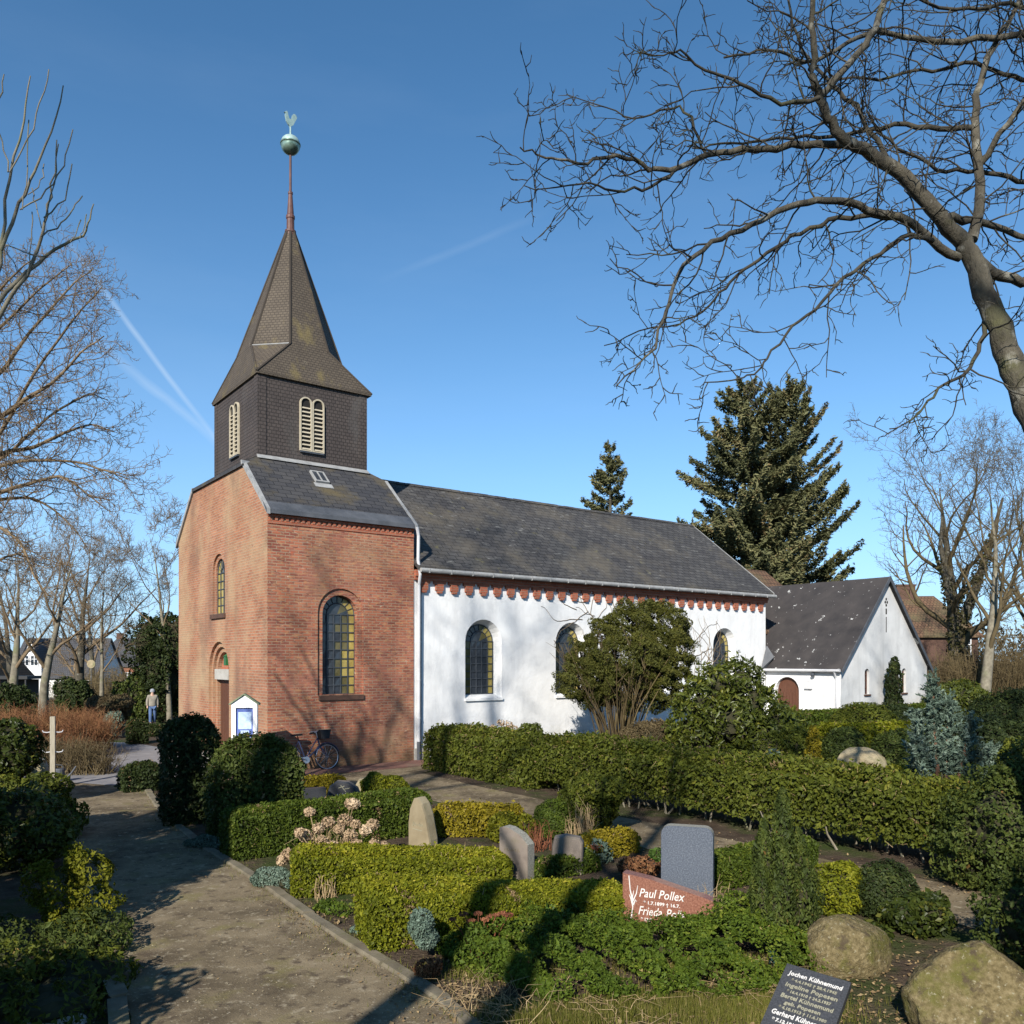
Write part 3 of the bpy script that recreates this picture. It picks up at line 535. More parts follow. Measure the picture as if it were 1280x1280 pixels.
# finial
fz = MB(); fz.lathe([(0.17, 15.95), (0.15, 16.12), (0.17, 16.14), (0.17, 16.2), (0.12, 16.22), (0.115, 16.55), (0.135, 16.58), (0.135, 16.66), (0.105, 16.7), (0.062, 17.32), (0.075, 17.34), (0.075, 17.4), (0.04, 17.42), (0.036, 18.6)], SC, 12)
fin = fz.build('finial', M['copper_red'], church, smooth=False)
q = MB(); q.lathe([(0.001, 18.56)] + [(0.295 * math.sin(a), 18.86 - 0.295 * math.cos(a)) for a in np.linspace(0.12, 1.6, 9)] + [(0.31, 18.87), (0.31, 18.905), (0.29, 18.91)], SC, 20)
q.build('ball', M['copper'], fin, smooth=True)
q = MB(); q.lathe([(0.288 * math.cos(a), 18.912 + 0.24 * math.sin(a)) for a in np.linspace(0, 1.45, 8)] + [(0.03, 19.16), (0.022, 19.42), (0.001, 19.43)], SC, 20)
q.build('ball_cap', M['copper_pale'], fin, smooth=True)
ck = [(0, 19.40), (0.05, 19.48), (0.14, 19.55), (0.20, 19.66), (0.27, 19.78), (0.32, 19.88), (0.26, 19.97), (0.16, 19.98), (0.10, 19.90), (0.08, 19.78), (0.0, 19.72), (-0.06, 19.74), (-0.10, 19.84), (-0.12, 19.93), (-0.17, 19.97), (-0.22, 19.93), (-0.28, 19.89), (-0.22, 19.87), (-0.24, 19.80), (-0.21, 19.70), (-0.18, 19.60), (-0.10, 19.51), (-0.04, 19.47)]
q = MB(); an = R(6); q.prism([SC + np.array((x * 0.72 * math.cos(an), x * 0.72 * math.sin(an), 19.4 + (z - 19.4) * 0.84)) for x, z in ck], np.array((-math.sin(an), math.cos(an), 0)) * 0.05)
q.build('weathercock', M['copper_pale'], fin)

# nave
NU, NV, NE, NR = 20.8, 8.0, 5.48, 8.78
fn = south(0.03); b = MB(); wins = [2.48 + TU, 6.03 + TU, 9.95 + TU, 13.9 + TU]
outs = [arch(c, 1.74, 1.36, 4.14) for c in wins]
b.holed([(TU, 0.35), (NU, 0.35), (NU, NE), (TU, NE)], outs, fn, 0)
for c, o in zip(wins, outs):
    i = arch(c, 1.86, 1.04, 4.0); P = np.array([fn(x, z, 0) for x, z in o]); Q = np.array([fn(x, z, 0.30) for x, z in i]); n = len(P); k = np.arange(n); k2 = (k + 1) % n
    b.add(np.vstack([P, Q]), np.stack([k, k2, k2 + n, k + n], 1), 0)
    b.box(c - 0.70, c + 0.70, -0.03, 0.03, 1.66, 1.738, 0)
fe = west(NU); b.poly([fe(a, z) for a, z in ((0.03, 0), (NV, 0), (NV, NE), (NV / 2, NR), (0.03, NE))]); fnn = south(NV); b.poly([fnn(a, z) for a, z in ((TU, 0), (NU, 0), (NU, NE), (TU, NE))])
b.build('nave_wall', M['plaster'], church)
b = MB(); b.box(TU + 0.01, NU + 0.02, -0.03, 0.10, -0.2, 0.35); b.build('nave_plinth', M['plinth'], church)
for c in wins: glazing(church, fn, c, 1.86, 1.04, 4.0, 0.27, 7, 5)
b = MB(); b.box(TU + 0.01, NU + 0.01, -0.075, 0.03, 5.21, 5.31); b.box(TU + 0.01, NU + 0.01, -0.11, 0.03, 5.312, 5.50)
cor = b.build('cornice', M['brick_trim'], church, uv=True)
tooth = [(-0.20, 0), (0.20, 0), (0.20, -0.085), (0.128, -0.085), (0.128, -0.27), (0.085, -0.275), (0.075, -0.35), (-0.075, -0.35), (-0.085, -0.275), (-0.128, -0.27), (-0.128, -0.085), (-0.20, -0.085)]
b = MB(); b.prism([(x, 0, z) for x, z in tooth], (0, 0.085, 0)); c0 = b.build('corbel', M['brick_trim'], cor, uv=True)
for k in range(31):
    c = c0 if k == 0 else c0.copy()
    if k: C.objects.link(c); c.parent = cor
    c.location = (TU + 0.33 + k * 0.5255 + rng.normal(0, .006), -0.056, 5.208)
b = MB(); ns = (NR - NE) / (NV / 2 + 0.25)
def slope(bm, pts, th): bm.prism(pts, th)
for mv in ((lambda v: v), (lambda v: NV - v)):
    b.prism([(TU - 0.0, mv(-0.25), NE), (NU + 0.14, mv(-0.25), NE), (NU + 0.14, mv(4), NR), (TU, mv(4), NR)], (0, 0, 0.12))
nr = b.build('nave_roof', M['slate'], church, uv=True)
b = MB(); n = 40
for k in range(n):
    u0 = TU + 0.02 + (NU - TU) * k / n; b.prism([(u0, 3.86, NR + 0.045), (u0, 4.0, NR + 0.155 + rng.uniform(-0.008, 0.008)), (u0, 4.14, NR + 0.045), (u0, 4.0, NR + 0.11)], ((NU - TU) / n + 0.10, 0, 0))
b.build('ridge_tile', M['slate'], nr, uv=True)
for mv in ((lambda v: v), (lambda v: NV - v)): b = MB(); b.prism([(NU + 0.145, mv(-0.27), NE - 0.04), (NU + 0.145, mv(-0.27), NE + 0.13), (NU + 0.145, mv(4), NR + 0.135), (NU + 0.145, mv(4), NR - 0.04)], (0.03, 0, 0)); b.build('verge_board', M['zinc'], church)
b = MB(); b.tube([(TU + 0.05, -0.31, NE - 0.01), (NU + 0.2, -0.31, NE - 0.01)], 0.068, 10)
for k in range(22): b.box(TU + 0.3 + k * 0.75, TU + 0.325 + k * 0.75, -0.381, -0.25, NE - 0.082, NE + 0.05)
b.build('gutter', M['zinc'], church)
b = MB(); b.tube([(TU - 0.02, -0.22, 6.70), (TU + 0.04, -0.20, 6.45), (TU + 0.045, -0.17, 5.75), (TU + 0.10, -0.20, 5.35), (TU + 0.12, -0.09, 5.05), (TU + 0.12, -0.07, 0.55)], 0.048, 8)
for z in (1.2, 2.3, 3.4, 4.5): b.lathe([(0.052, z), (0.06, z), (0.06, z + 0.04), (0.052, z + 0.04)], (TU + 0.12, -0.07, 0), 8)
b.build('downpipe', M['white_metal'], church)
b = MB(); b.tube([(TU + 0.12, -0.07, 0.55), (TU + 0.12, -0.07, -0.02)], 0.055, 8); b.build('drain_shoe', M['zinc_dark'], church)
b = MB(); b.tube([(TU + 0.24, 0.0, 4.9), (TU + 0.24, 0.0, 0.3)], 0.014, 5); b.build('conductor_cable', M['zinc_dark'], church)
# chancel behind the nave
b = MB(); b.box(NU + 0.01, 27.2, 1.0, 7.0, 0, 4.2); b.build('chancel_wall', M['plaster'], church)
b = MB()
b.prism([(NU + 0.02, 0.8, 4.0), (27.5, 0.8, 4.0), (26.2, 4, 7.1), (NU + 0.02, 4, 7.1)], (0, 0, 0.1)); b.prism([(NU + 0.02, 7.2, 4.0), (27.5, 7.2, 4.0), (26.2, 4, 7.1), (NU + 0.02, 4, 7.1)], (0, 0, 0.1))
b.prism([(27.5, 0.8, 4.0), (27.5, 7.2, 4.0), (26.2, 4, 7.1)], (0, 0, 0.1)); b.build('chancel_roof', M['tile_brown'], church, uv=True)

# white side chapel at the east end
ch = empty('chapel', SW, TH); tag(ch, 'low white side chapel with steep dark roof and pointed gable beside the nave', 'chapel')
AU0, AU1, AV, AE, AR = 20.82, 27.29, -3.29, 2.62, 6.12; AM = (AU0 + AU1) / 2
b = MB(); fg, fa = south(AV), west(AU0)
gw = [arch(AM - 1.41, 1.57, 0.33, 2.56), arch(AM + 1.37, 1.57, 0.33, 2.56)]
vent = [[(AM + cx + 0.062 * math.cos(a), z + 0.062 * math.sin(a)) for a in np.linspace(0, 2 * math.pi, 9)[:-1]] for cx, z in ((0, 5.32), (-0.075, 5.2), (0.075, 5.2), (0, 5.08))] + [[(AM - 0.03, 4.0), (AM + 0.03, 4.0), (AM + 0.03, 4.62), (AM - 0.03, 4.62)], [(AM - 0.05, 4.72), (AM + 0.05, 4.72), (AM + 0.05, 4.95), (AM - 0.05, 4.95)]]
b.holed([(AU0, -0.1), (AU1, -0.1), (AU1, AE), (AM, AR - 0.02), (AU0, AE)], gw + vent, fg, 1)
for q in gw: b.ring(q, at_d(fg, 0), at_d(fg, 0.16), 1)
for q in vent: b.ring(q, at_d(fg, 0), at_d(fg, 0.16), 2)  # vent reveals painted black for the shade inside the holes
da = arch(-0.97, 0.0, 1.08, 2.23)
b.holed([(AV, -0.1), (0.02, -0.1), (0.02, AE), (AV, AE)], [da], fa, 0); b.ring(da, at_d(fa, 0), at_d(fa, 0.22), 0)
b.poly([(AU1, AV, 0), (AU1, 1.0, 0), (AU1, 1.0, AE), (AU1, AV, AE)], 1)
b.build('wall', [M['plaster'], M['plaster_grey'], M['black']], ch)
b = MB(); b.poly([fg(a, z, 0.15) for a, z in ((AM - 0.2, 3.9), (AM + 0.2, 3.9), (AM + 0.2, 5.5), (AM - 0.2, 5.5))]); b.build('vent_dark_backing', M['black'], ch)  # black sheet standing in for the unlit space behind the vents
for q, c in zip(gw, (AM - 1.41, AM + 1.37)):
    b = MB(); b.poly([fg(x, z, 0.14) for x, z in q]); wn = b.build('window', M['glass_dark'], ch); b = MB()
    for k in range(3): b.obox(fg(c - 0.17 + k * 0.155, 1.57, 0.10), (0.03, 0, 0), (0, 0, 0.95), (0, 0.035, 0))
    for k in range(4): b.obox(fg(c - 0.165, 1.57 + k * 0.25, 0.104), (0.33, 0, 0), (0, 0, 0.03), (0, 0.028, 0))
    b.build('window_frame', M['wood_brown'], wn); b = MB(); b.obox(fg(c - 0.22, 1.50, -0.05), (0.44, 0, 0), (0, 0, 0.066), (0, 0.2, 0)); b.build('sill', M['brick_dark'], wn)
b = MB(); b.prism([fa(a, z, 0.17) for a, z in da], (0.05, 0, 0))
for k in range(8): b.box(AU0 + 0.155, AU0 + 0.17, -1.5 + k * 0.135, -1.5 + k * 0.135 + 0.122, 0.02, 1.62)
b.build('door', M['wood_brown'], ch)
sa = (AR - AE) / (AM - AU0); b = MB()
b.prism([(AU0 - 0.14, AV - 0.16, AE - 0.14 * sa), (AU0 - 0.14, 3.0, AE - 0.14 * sa), (AM, 3.0, AR), (AM, AV - 0.16, AR)], (0, 0, 0.09))
b.prism([(AU1 + 0.14, AV - 0.16, AE - 0.14 * sa), (AU1 + 0.14, 3.0, AE - 0.14 * sa), (AM, 3.0, AR), (AM, AV - 0.16, AR)], (0, 0, 0.09))
b.build('roof', M['felt'], ch, uv=True)
b = MB()
for u in (AU0 - 0.16, AU1 + 0.16): b.prism([(u, AV - 0.19, AE - 0.19 * sa - 0.05), (AM, AV - 0.19, AR - 0.07), (AM, AV - 0.19, AR + 0.13), (u, AV - 0.19, AE - 0.19 * sa + 0.13)], (0, 0.027, 0))
b.build('barge_board', M['zinc_dark'], ch)
b = MB(); b.tube([(AU0 - 0.2, AV - 0.1, AE - 0.12), (AU0 - 0.2, 0.0, AE - 0.12)], 0.055, 8); b.tube([(AU0 - 0.2, AV + 0.15, AE - 0.14), (AU0 - 0.06, AV + 0.15, AE - 0.4), (AU0 - 0.06, AV + 0.15, 0.1)], 0.035, 7); b.build('gutter', M['white_metal'], ch)
b = MB(); b.box(AU0 - 0.10, AU0 - 0.002, -2.12, -1.80, 1.78, 2.12); b.build('meter_box', M['white_metal'], ch)
b = MB(); b.lathe([(0.07, 0), (0.085, 0.06), (0.03, 0.14)], (AU0 - 0.14, -2.2, 2.28), 10); b.tube([(AU0, -2.2, 2.40), (AU0 - 0.14, -2.2, 2.42)], 0.015); b.build('wall_lamp', M['lead'], ch)
b = MB(); b.prism([(AU0 - 0.17, -0.02, 2.50), (AU0 - 0.40, -0.02, 2.52), (AU0 - 0.02, 0.0, 3.45), (AU0 + 0.04, -0.3, 3.0)], (0.03, -0.02, 0.03)); b.build('lead_flashing', M['zinc_dark'], ch)

# ------------------------------------------------------------------ houses
def house(name, at, rz, L, W, eave, ridge, wall, roof, label, wins=(), gable=None, chim=None, hip=0.0):
    h = empty(name, at, rz); tag(h, label, 'house'); b = MB()
    b.box(0, L, 0, W, -0.6, eave); 
    if not hip:
        for x in (0, L): b.poly([(x, 0, eave), (x, W, eave), (x, W / 2, ridge)])
    b.build('wall', wall, h, uv=True)
    b = MB(); o = 0.3; k = (ridge - eave) / (W / 2); z0 = eave - o * k
    for y in (-o, W + o): b.prism([(-o, y, z0), (L + o, y, z0), (L + o - hip, W / 2, ridge), (-o + hip, W / 2, ridge)], (0, 0, 0.12))
    if hip:
        for x, xr in ((-o, -o + hip), (L + o, L + o - hip)): b.prism([(x, -o, z0), (x, W + o, z0), (xr, W / 2, ridge)], (0, 0, 0.12))
    rf = b.build('roof', roof, h, uv=True)
    if chim:
        b = MB(); x, y, w_, zt = chim; b.box(x, x + w_, y, y + w_ * 0.7, ridge - 1.2, zt); b.box(x - 0.06, x + w_ + 0.06, y - 0.06, y + w_ * 0.7 + 0.06, zt, zt + 0.12); b.build('chimney', M['brick_dark'], rf)
    def win(f, x, z, w_, hh):
        b = MB(); b.obox(f(x, z, 0.0), f(w_, 0, 0) - f(0, 0, 0), f(0, hh, 0) - f(0, 0, 0), f(0, 0, -0.03) - f(0, 0, 0)); wn = b.build('window', M['glass_dark'], h)
        b = MB(); t = 0.07
        for (x0, z0_, ww_, h2) in ((0, 0, w_, t), (0, hh - t, w_, t), (0, t, t, hh - 2 * t), (w_ - t, t, t, hh - 2 * t), (w_ / 2 - t / 2, t, t, hh - 2 * t), (t, hh * 0.62, w_ / 2 - 1.5 * t, t * .8), (w_ / 2 + t / 2, hh * 0.62, w_ / 2 - 1.5 * t, t * .8)):
            b.obox(f(x + x0, z + z0_, -0.03), f(ww_, 0, 0) - f(0, 0, 0), f(0, h2, 0) - f(0, 0, 0), f(0, 0, -0.04) - f(0, 0, 0))
        b.build('frame', M['white_paint'], wn)
    for (x, z, w_, hh) in wins: win(lambda a, c, d: np.array((a, d, c)), x, z, w_, hh)
    if gable:
        gx, gw_, gz_, gp, front = gable; b = MB()
        b.prism([(gx, -front, -0.6), (gx + gw_, -front, -0.6), (gx + gw_, -front, gz_), (gx + gw_ / 2, -front, gp), (gx, -front, gz_)], (0, W / 2 + front, 0)); b.build('gable_wall', wall, h)
        b = MB(); kk = (gp - gz_) / (gw_ / 2)
        for sx in (0, 1):
            x0 = gx - 0.25 if sx == 0 else gx + gw_ + 0.25
            b.prism([(x0, -front - 0.2, gz_ - 0.25 * kk), (gx + gw_ / 2, -front - 0.2, gp + 0.02), (gx + gw_ / 2, W / 2, gp + 0.02), (x0, W / 2, gz_ - 0.25 * kk)], (0, 0, 0.10))
        b.build('gable_roof', roof, h, uv=True)
        win(lambda a, c, d: np.array((a, d - front, c)), gx + 0.3, gz_ - 0.35, 0.9, 1.25); win(lambda a, c, d: np.array((a, d - front, c)), gx + gw_ - 1.25, gz_ - 0.35, 0.9, 1.25); win(lambda a, c, d: np.array((a, d - front, c)), gx + 0.6, 0.55, 1.0, 1.3)
        b = MB(); b.prism([(gx + gw_ / 2 + 0.3 * math.cos(a), -front - 0.002, gp - 1.1 + 0.3 * math.sin(a)) for a in np.linspace(0, 2 * math.pi, 13)[:-1]], (0, -0.04, 0)); b.build('round_window', M['glass_dark'], h)
    return h
house('white_house', (-60, 100, -1.65), R(2), 10.0, 8.0, 2.65, 7.15, M['plaster'], M['tile_dark'], 'white house with dark slate roof and a steep front gable, left of the path', [(5.3, 0.75, 1.0, 1.3), (8.0, 0.75, 1.0, 1.3)], (1.5, 2.6, 4.2, 7.05, 0.7))
house('brick_house', (-61.3, 84, -1.35), R(-4), 9.0, 7.0, 2.7, 7.4, M['brick_trim'], M['tile_brown'], 'dark brick house with brown hipped roof at the far left edge', [(5.5, 0.8, 1.1, 1.2), (7.3, 0.8, 1.1, 1.2)], None, (2.6, 3.0, 0.6, 8.0), 2.2)
b = MB(); b.box(0, 4.4, 0, 3.2, 2.35, 2.65)
for x, y in ((0.1, 0.1), (4.1, 0.1), (4.1, 2.9), (0.1, 2.9)): b.box(x, x + 0.12, y, y + 0.12, 0, 2.35)
b.box(0.25, 4.0, 2.6, 2.72, 0, 2.3)
tag(b.build('carport', M['tile_dark'], None, at=(-51.0, 80.5, -1.3)), 'dark flat-roofed carport before the white house', 'carport')
house('grey_roof_house', (-65.5, 130, -2.1), R(6), 9.5, 8, 4.2, 8.4, M['brick_trim'], M['tile_dark'], 'distant house with grey hipped roof between the bare trees and the tower', [(1.5, 1.8, 1.2, 1.3), (5, 1.8, 1.2, 1.3)], None, (2.6, 3.8, 0.9, 9.2), 3.0)
house('brown_roof_house', (27.2, 62.5, 0), R(-6), 7.2, 7.5, 4.8, 7.8, M['brick_dark'], M['tile_brown'], 'brick house with brown hipped roof behind the chapel gable', [(1.6, 3.2, 1.1, 1.2), (5.4, 3.2, 1.3, 1.3)], None, (2.6, 3.4, 1.4, 8.7), 2.0)

# ------------------------------------------------------------------ plants: generators
def rnv(n): return rng.normal(size=(n, 3))
def leaves(b, P, N, size, aspect=0.55, jit=0.7, m=0, T=None, tj=0.5, rb=None, fold=False):
    n = len(P)
    if n == 0: return
    N = nrm(nrm(N) + jit * rnv(n)); t = rnv(n) if T is None else nrm(T) + tj * rnv(n)
    t = nrm(t - (t * N).sum(1, keepdims=True) * N); s = np.cross(N, t)
    L = (size * np.clip(rng.lognormal(-0.05, 0.34, n), 0.4, 2.0))[:, None]; W = L * aspect
    V = np.stack([P - t * L * 0.5, P + s * W * 0.5 + t * L * 0.08, P + t * L * 0.5 - N * L * 0.08, P - s * W * 0.5 + t * L * 0.08], 1)
    r = rng.beta(2, 2.2, n) if rb is None else np.clip(rb + rng.normal(0, 0.16, n), 0, 1)
    b.add(V.reshape(-1, 3), np.arange(4 * n).reshape(n, 4), m, r)
def lump(P, k=1.0, seed=0.0):
    x, y, z = P[..., 0], P[..., 1], P[..., 2]
    return (np.sin(x * 3.1 * k + seed) * np.sin(y * 2.7 * k + 1.3 + seed) + np.sin(x * 5.3 * k + y * 4.1 * k + seed * 2) * 0.6 + np.sin(z * 6.1 * k + x * 2.3 * k + seed) * 0.6) / 2.2
def hedge(name, A, d, L, wd, h, leaf, mat, label, dens=2.4, rough=0.04, z0=0.0, open_base=0.0, h2=None, group=None, cat='hedge', topbias=0.12, dry=0.95, twig=True, core_in=0.09, taper=0.0, rnd=0.06):
    """clipped hedge: d runs along its length, width goes to the left of d; A is the near front corner"""
    A = np.asarray(A, float).copy(); d = nrm(np.asarray(d, float)); n = np.cross(UP, d); b = MB(); hb = open_base; H = h - hb
    areas = np.array([L * H, L * H, L * wd, wd * H, wd * H]); cnt = (areas * dens / (leaf * leaf * 0.28)).astype(int); seed = rng.uniform(0, 9)
    out = []
    for k, c in enumerate(cnt):
        a, q = rng.random(c), rng.random(c)
        if k == 0: x, y, z, N = a * L, np.zeros(c), hb + q * H, -n
        elif k == 1: x, y, z, N = a * L, np.full(c, wd), hb + q * H, n
        elif k == 2: x, y, z, N = a * L, q * wd, np.full(c, h), UP
        elif k == 3: x, y, z, N = np.zeros(c), a * wd, hb + q * H, -d
        else: x, y, z, N = np.full(c, L), a * wd, hb + q * H, d
        out.append(np.column_stack([x, y, z, np.repeat(N[None], c, 0)]))
    o = np.vstack(out); x, y, z, N = o[:, 0], o[:, 1], o[:, 2], o[:, 3:]
    # rounded shoulders
    rr = rnd * 2.2
    ex = np.clip(1 - np.minimum(np.minimum(x, L - x), np.minimum(y, wd - y)) / rr, 0, 1); ez = np.clip(1 - (h - z) / rr, 0, 1)
    sh = rr * 0.42 * ex * ez
    cx = x + (L / 2 - x) / (L / 2) * sh * 0.6 - 0; cy = y + (wd / 2 - y) / (wd / 2) * sh
    cz = z - sh
    kx = 1 + ((h2 or h) / h - 1) * x / L; cz = cz * kx
    cy = wd / 2 + (cy - wd / 2) * (1 - taper * (z / h))
    P = A + d * cx[:, None] + n * cy[:, None] + UP * cz[:, None]
    lm = lump(P, 1.0, seed) * rough + rng.normal(0, rough * 0.55, len(P)) - np.abs(rng.normal(0, leaf * 0.5, len(P)))
    if hb > 0: lm = lm - 0.25 * np.clip(1 - (z - hb) / 0.4, 0, 1) * rng.random(len(P))
    P = P + N * lm[:, None]; P[:, 2] += z0
    rb = 0.42 + 0.16 * lump(P, 2.2, seed + 3) + topbias * (N[:, 2] > 0.5)
    keep = P[:, 2] > z0 + 0.01
    P, N, rb = P[keep], N[keep], rb[keep]
    dead = (lump(P, 2.6, seed + 5) + 0.5 * lump(P, 7.0, seed) + rng.normal(0, .22, len(P)) > dry) if dry else np.zeros(len(P), bool)
    leaves(b, P[~dead], N[~dead] + 0.25 * UP, leaf, 0.6, 0.75, 0, None, rb=rb[~dead]); leaves(b, P[dead], N[dead], leaf * .9, 0.4, 1.0, 3, None)
    nt_ = int((L * H * 2 + L * wd) * 26)
    if twig:
        pk = rng.choice(len(P), min(nt_, len(P)), replace=False)
        for q, nn in zip(P[pk], N[pk]):
            dv = nrm(nn + rnv(1)[0] * .7 + UP * .3) * leaf * rng.uniform(1.2, 2.6); b.tube([q - dv * .7, q + dv * .45], [.0035 + leaf * .02, .0015 + leaf * .01], 3, 2)
    c = max(core_in, rr * 0.5 + leaf); bt = z0 + (hb + 0.15 if hb else 0); tp = z0 + h - c - rr * 0.25; k2 = (h2 or h) / h
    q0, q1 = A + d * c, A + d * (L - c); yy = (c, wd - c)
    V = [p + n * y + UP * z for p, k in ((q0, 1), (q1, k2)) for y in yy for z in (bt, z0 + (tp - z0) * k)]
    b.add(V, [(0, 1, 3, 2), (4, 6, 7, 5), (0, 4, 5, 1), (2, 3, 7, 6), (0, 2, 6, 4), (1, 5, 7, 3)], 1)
    if hb > 0:
        for k in range(int(L * 5)):
            s = rng.uniform(0.05, L - 0.05); y = rng.uniform(0.1, wd * 0.7); p = A + d * s + n * y; q = p + d * rng.normal(0, 0.12) + n * rng.normal(0, 0.1) + UP * (hb + rng.uniform(0.15, 0.5))
            b.tube([p, (p + q) / 2 + rnv(1)[0] * 0.03, q], [0.02, 0.015, 0.01], 5, 4)
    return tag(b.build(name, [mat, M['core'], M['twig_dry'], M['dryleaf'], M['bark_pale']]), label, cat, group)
def blobs(b, lobes, leaf, dens=2.2, aspect=0.55, jit=0.8, m=0, core=1, shell=0.16, ico=None, rough=0.10, up=0.2, droop=None, cs=0.66, zmin=0.02):
    lobes = np.asarray(lobes, float); seed = rng.uniform(0, 9)
    for q in lobes:
        c, r = q[:3], q[3:6]; ar = 4 * math.pi * ((r[0] * r[1]) ** 1.6 / 3 + (r[0] * r[2]) ** 1.6 / 3 + (r[1] * r[2]) ** 1.6 / 3) ** (1 / 1.6)
        n = int(ar * dens / (leaf * leaf * aspect * 0.5)); U = nrm(rnv(n)); P = c + U * r * (1 - np.abs(rng.normal(0, shell, n)))[:, None]
        P = P + U * (lump(P, 1.6 / max(0.4, r.mean()), seed) * rough * r.mean() * 2)[:, None]
        ok = P[:, 2] > zmin
        for o in lobes:
            if o is q: continue
            ok &= (((P - o[:3]) / o[3:6]) ** 2).sum(1) > 0.62
        P, U = P[ok], U[ok]
        leaves(b, P, U / r * r.mean() + up * UP, leaf, aspect, jit, m, rb=0.45 + 0.2 * lump(P, 3.0, seed + 2) + rng.normal(0, 0.05))
        if core is not None:
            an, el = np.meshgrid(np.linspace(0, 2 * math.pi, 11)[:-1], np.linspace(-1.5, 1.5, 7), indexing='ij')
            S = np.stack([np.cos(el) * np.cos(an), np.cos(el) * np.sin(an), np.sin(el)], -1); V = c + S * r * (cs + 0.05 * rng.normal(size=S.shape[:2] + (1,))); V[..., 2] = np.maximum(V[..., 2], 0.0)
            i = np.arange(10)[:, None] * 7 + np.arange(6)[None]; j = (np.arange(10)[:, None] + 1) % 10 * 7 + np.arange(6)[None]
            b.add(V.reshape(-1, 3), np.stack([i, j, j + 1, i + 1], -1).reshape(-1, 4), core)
def shrub(name, at, lobes, leaf, mat, label, cat='shrub', group=None, **kw):
    b = MB(); at = np.asarray(at, float); L = np.asarray(lobes, float).copy(); blobs(b, L, leaf, **kw)
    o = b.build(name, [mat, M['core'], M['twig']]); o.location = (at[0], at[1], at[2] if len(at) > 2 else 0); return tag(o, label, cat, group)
def lobeset(rx, ry, h, n=7, s=0.55, z=0.0):
    out = [(0, 0, z + h * 0.48, rx * 0.8, ry * 0.8, h * 0.50)]
    for k in range(n):
        a = k * 2.4 + rng.uniform(-0.4, 0.4); q = rng.uniform(0.35, 0.62); zz = z + h * rng.uniform(0.3, 0.78)
        sc = s * rng.uniform(0.75, 1.15); out.append((rx * q * math.cos(a), ry * q * math.sin(a), zz, rx * sc, ry * sc, min(h * sc * 0.62, z + h - zz)))
    return out
def grow(out, p, d, L, r, lev, maxl, par, nseg=None):
    """one wandering branch with its side branches; out collects (points, radii, level)"""
    ns = nseg or par.get('seg', [8, 7, 6, 5, 4, 4])[lev]; P = [np.asarray(p, float)]; d = nrm(np.asarray(d, float)); st = L / ns
    for k in range(ns):
        d = nrm(d + rnv(1)[0] * par['wob'][lev] + UP * par['up'][lev]); P.append(P[-1] + d * st)
    P = np.array(P); tip = par.get('tip', 0.30); rad = r * (1 - (1 - tip) * np.linspace(0, 1, ns + 1) ** 0.9) if lev else r * (1 - 0.96 * np.linspace(0, 1, ns + 1)); out.append((P, rad, lev))
    if lev >= maxl: return
    side(out, P, rad, L, lev, maxl, par)
def side(out, P, rad, L, lev, maxl, par, f0=None):
    ns = len(P) - 1; nb = par['n'][lev]; nb = int(nb) + (rng.random() < nb - int(nb)); f0 = par.get('start', [0.35, 0.25, 0.2, 0.15, 0.15])[lev] if f0 is None else f0; az = rng.uniform(0, 6.28)
    for k in range(nb):
        f = f0 + (1 - f0) * (k + rng.uniform(0.1, 0.9)) / nb; x = f * ns; i = min(int(x), ns - 1); q = P[i] + (P[i + 1] - P[i]) * (x - i); t = nrm(P[i + 1] - P[i])
        az += 2.4 + rng.uniform(-0.5, 0.5); a = nrm(np.cross(t, UP + 0.01 * rnv(1)[0])); c = np.cross(t, a); s = math.cos(az) * a + math.sin(az) * c
        th = R(rng.uniform(*par['ang'][lev])); dd = nrm(t * math.cos(th) + s * math.sin(th) + UP * par.get('lift', 0.0))
        l = L * par['len'][lev] * rng.uniform(0.65, 1.25) * (1 - par.get('taper', 0.45) * f); rr = np.interp(x, np.arange(ns + 1), rad) * par['rad'][lev]
        grow(out, q, dd, max(l, par.get('minl', 0.12)), max(rr, par.get('minr', 0.003)), lev + 1, maxl, par)
def wood(b, br, sides=(10, 7, 5, 4, 3, 3), m=0, levels=None):
    for P, rad, l in br:
        if levels is None or l in levels: b.tube(P, rad, sides[l], m, cap=False)
def tree_obj(name, at, br, mt, mc, label, cat='tree', group=None, split=1):
    t = empty(name, at); tag(t, label, cat, group); b = MB(); wood(b, br, levels=range(0, split)); b.build('trunk', mt, t, smooth=True)
    b = MB(); wood(b, br, levels=range(split, 9)); b.build('crown', mc, t, smooth=True); return t
def copy_tree(o, at, rz, s, label):
    c = o.copy(); C.objects.link(c); c.location = at; c.rotation_euler = (0, 0, rz); c.scale = (s, s, s); c['label'] = label
    for k in list(o.children): q = k.copy(); C.objects.link(q); q.parent = c
    return c

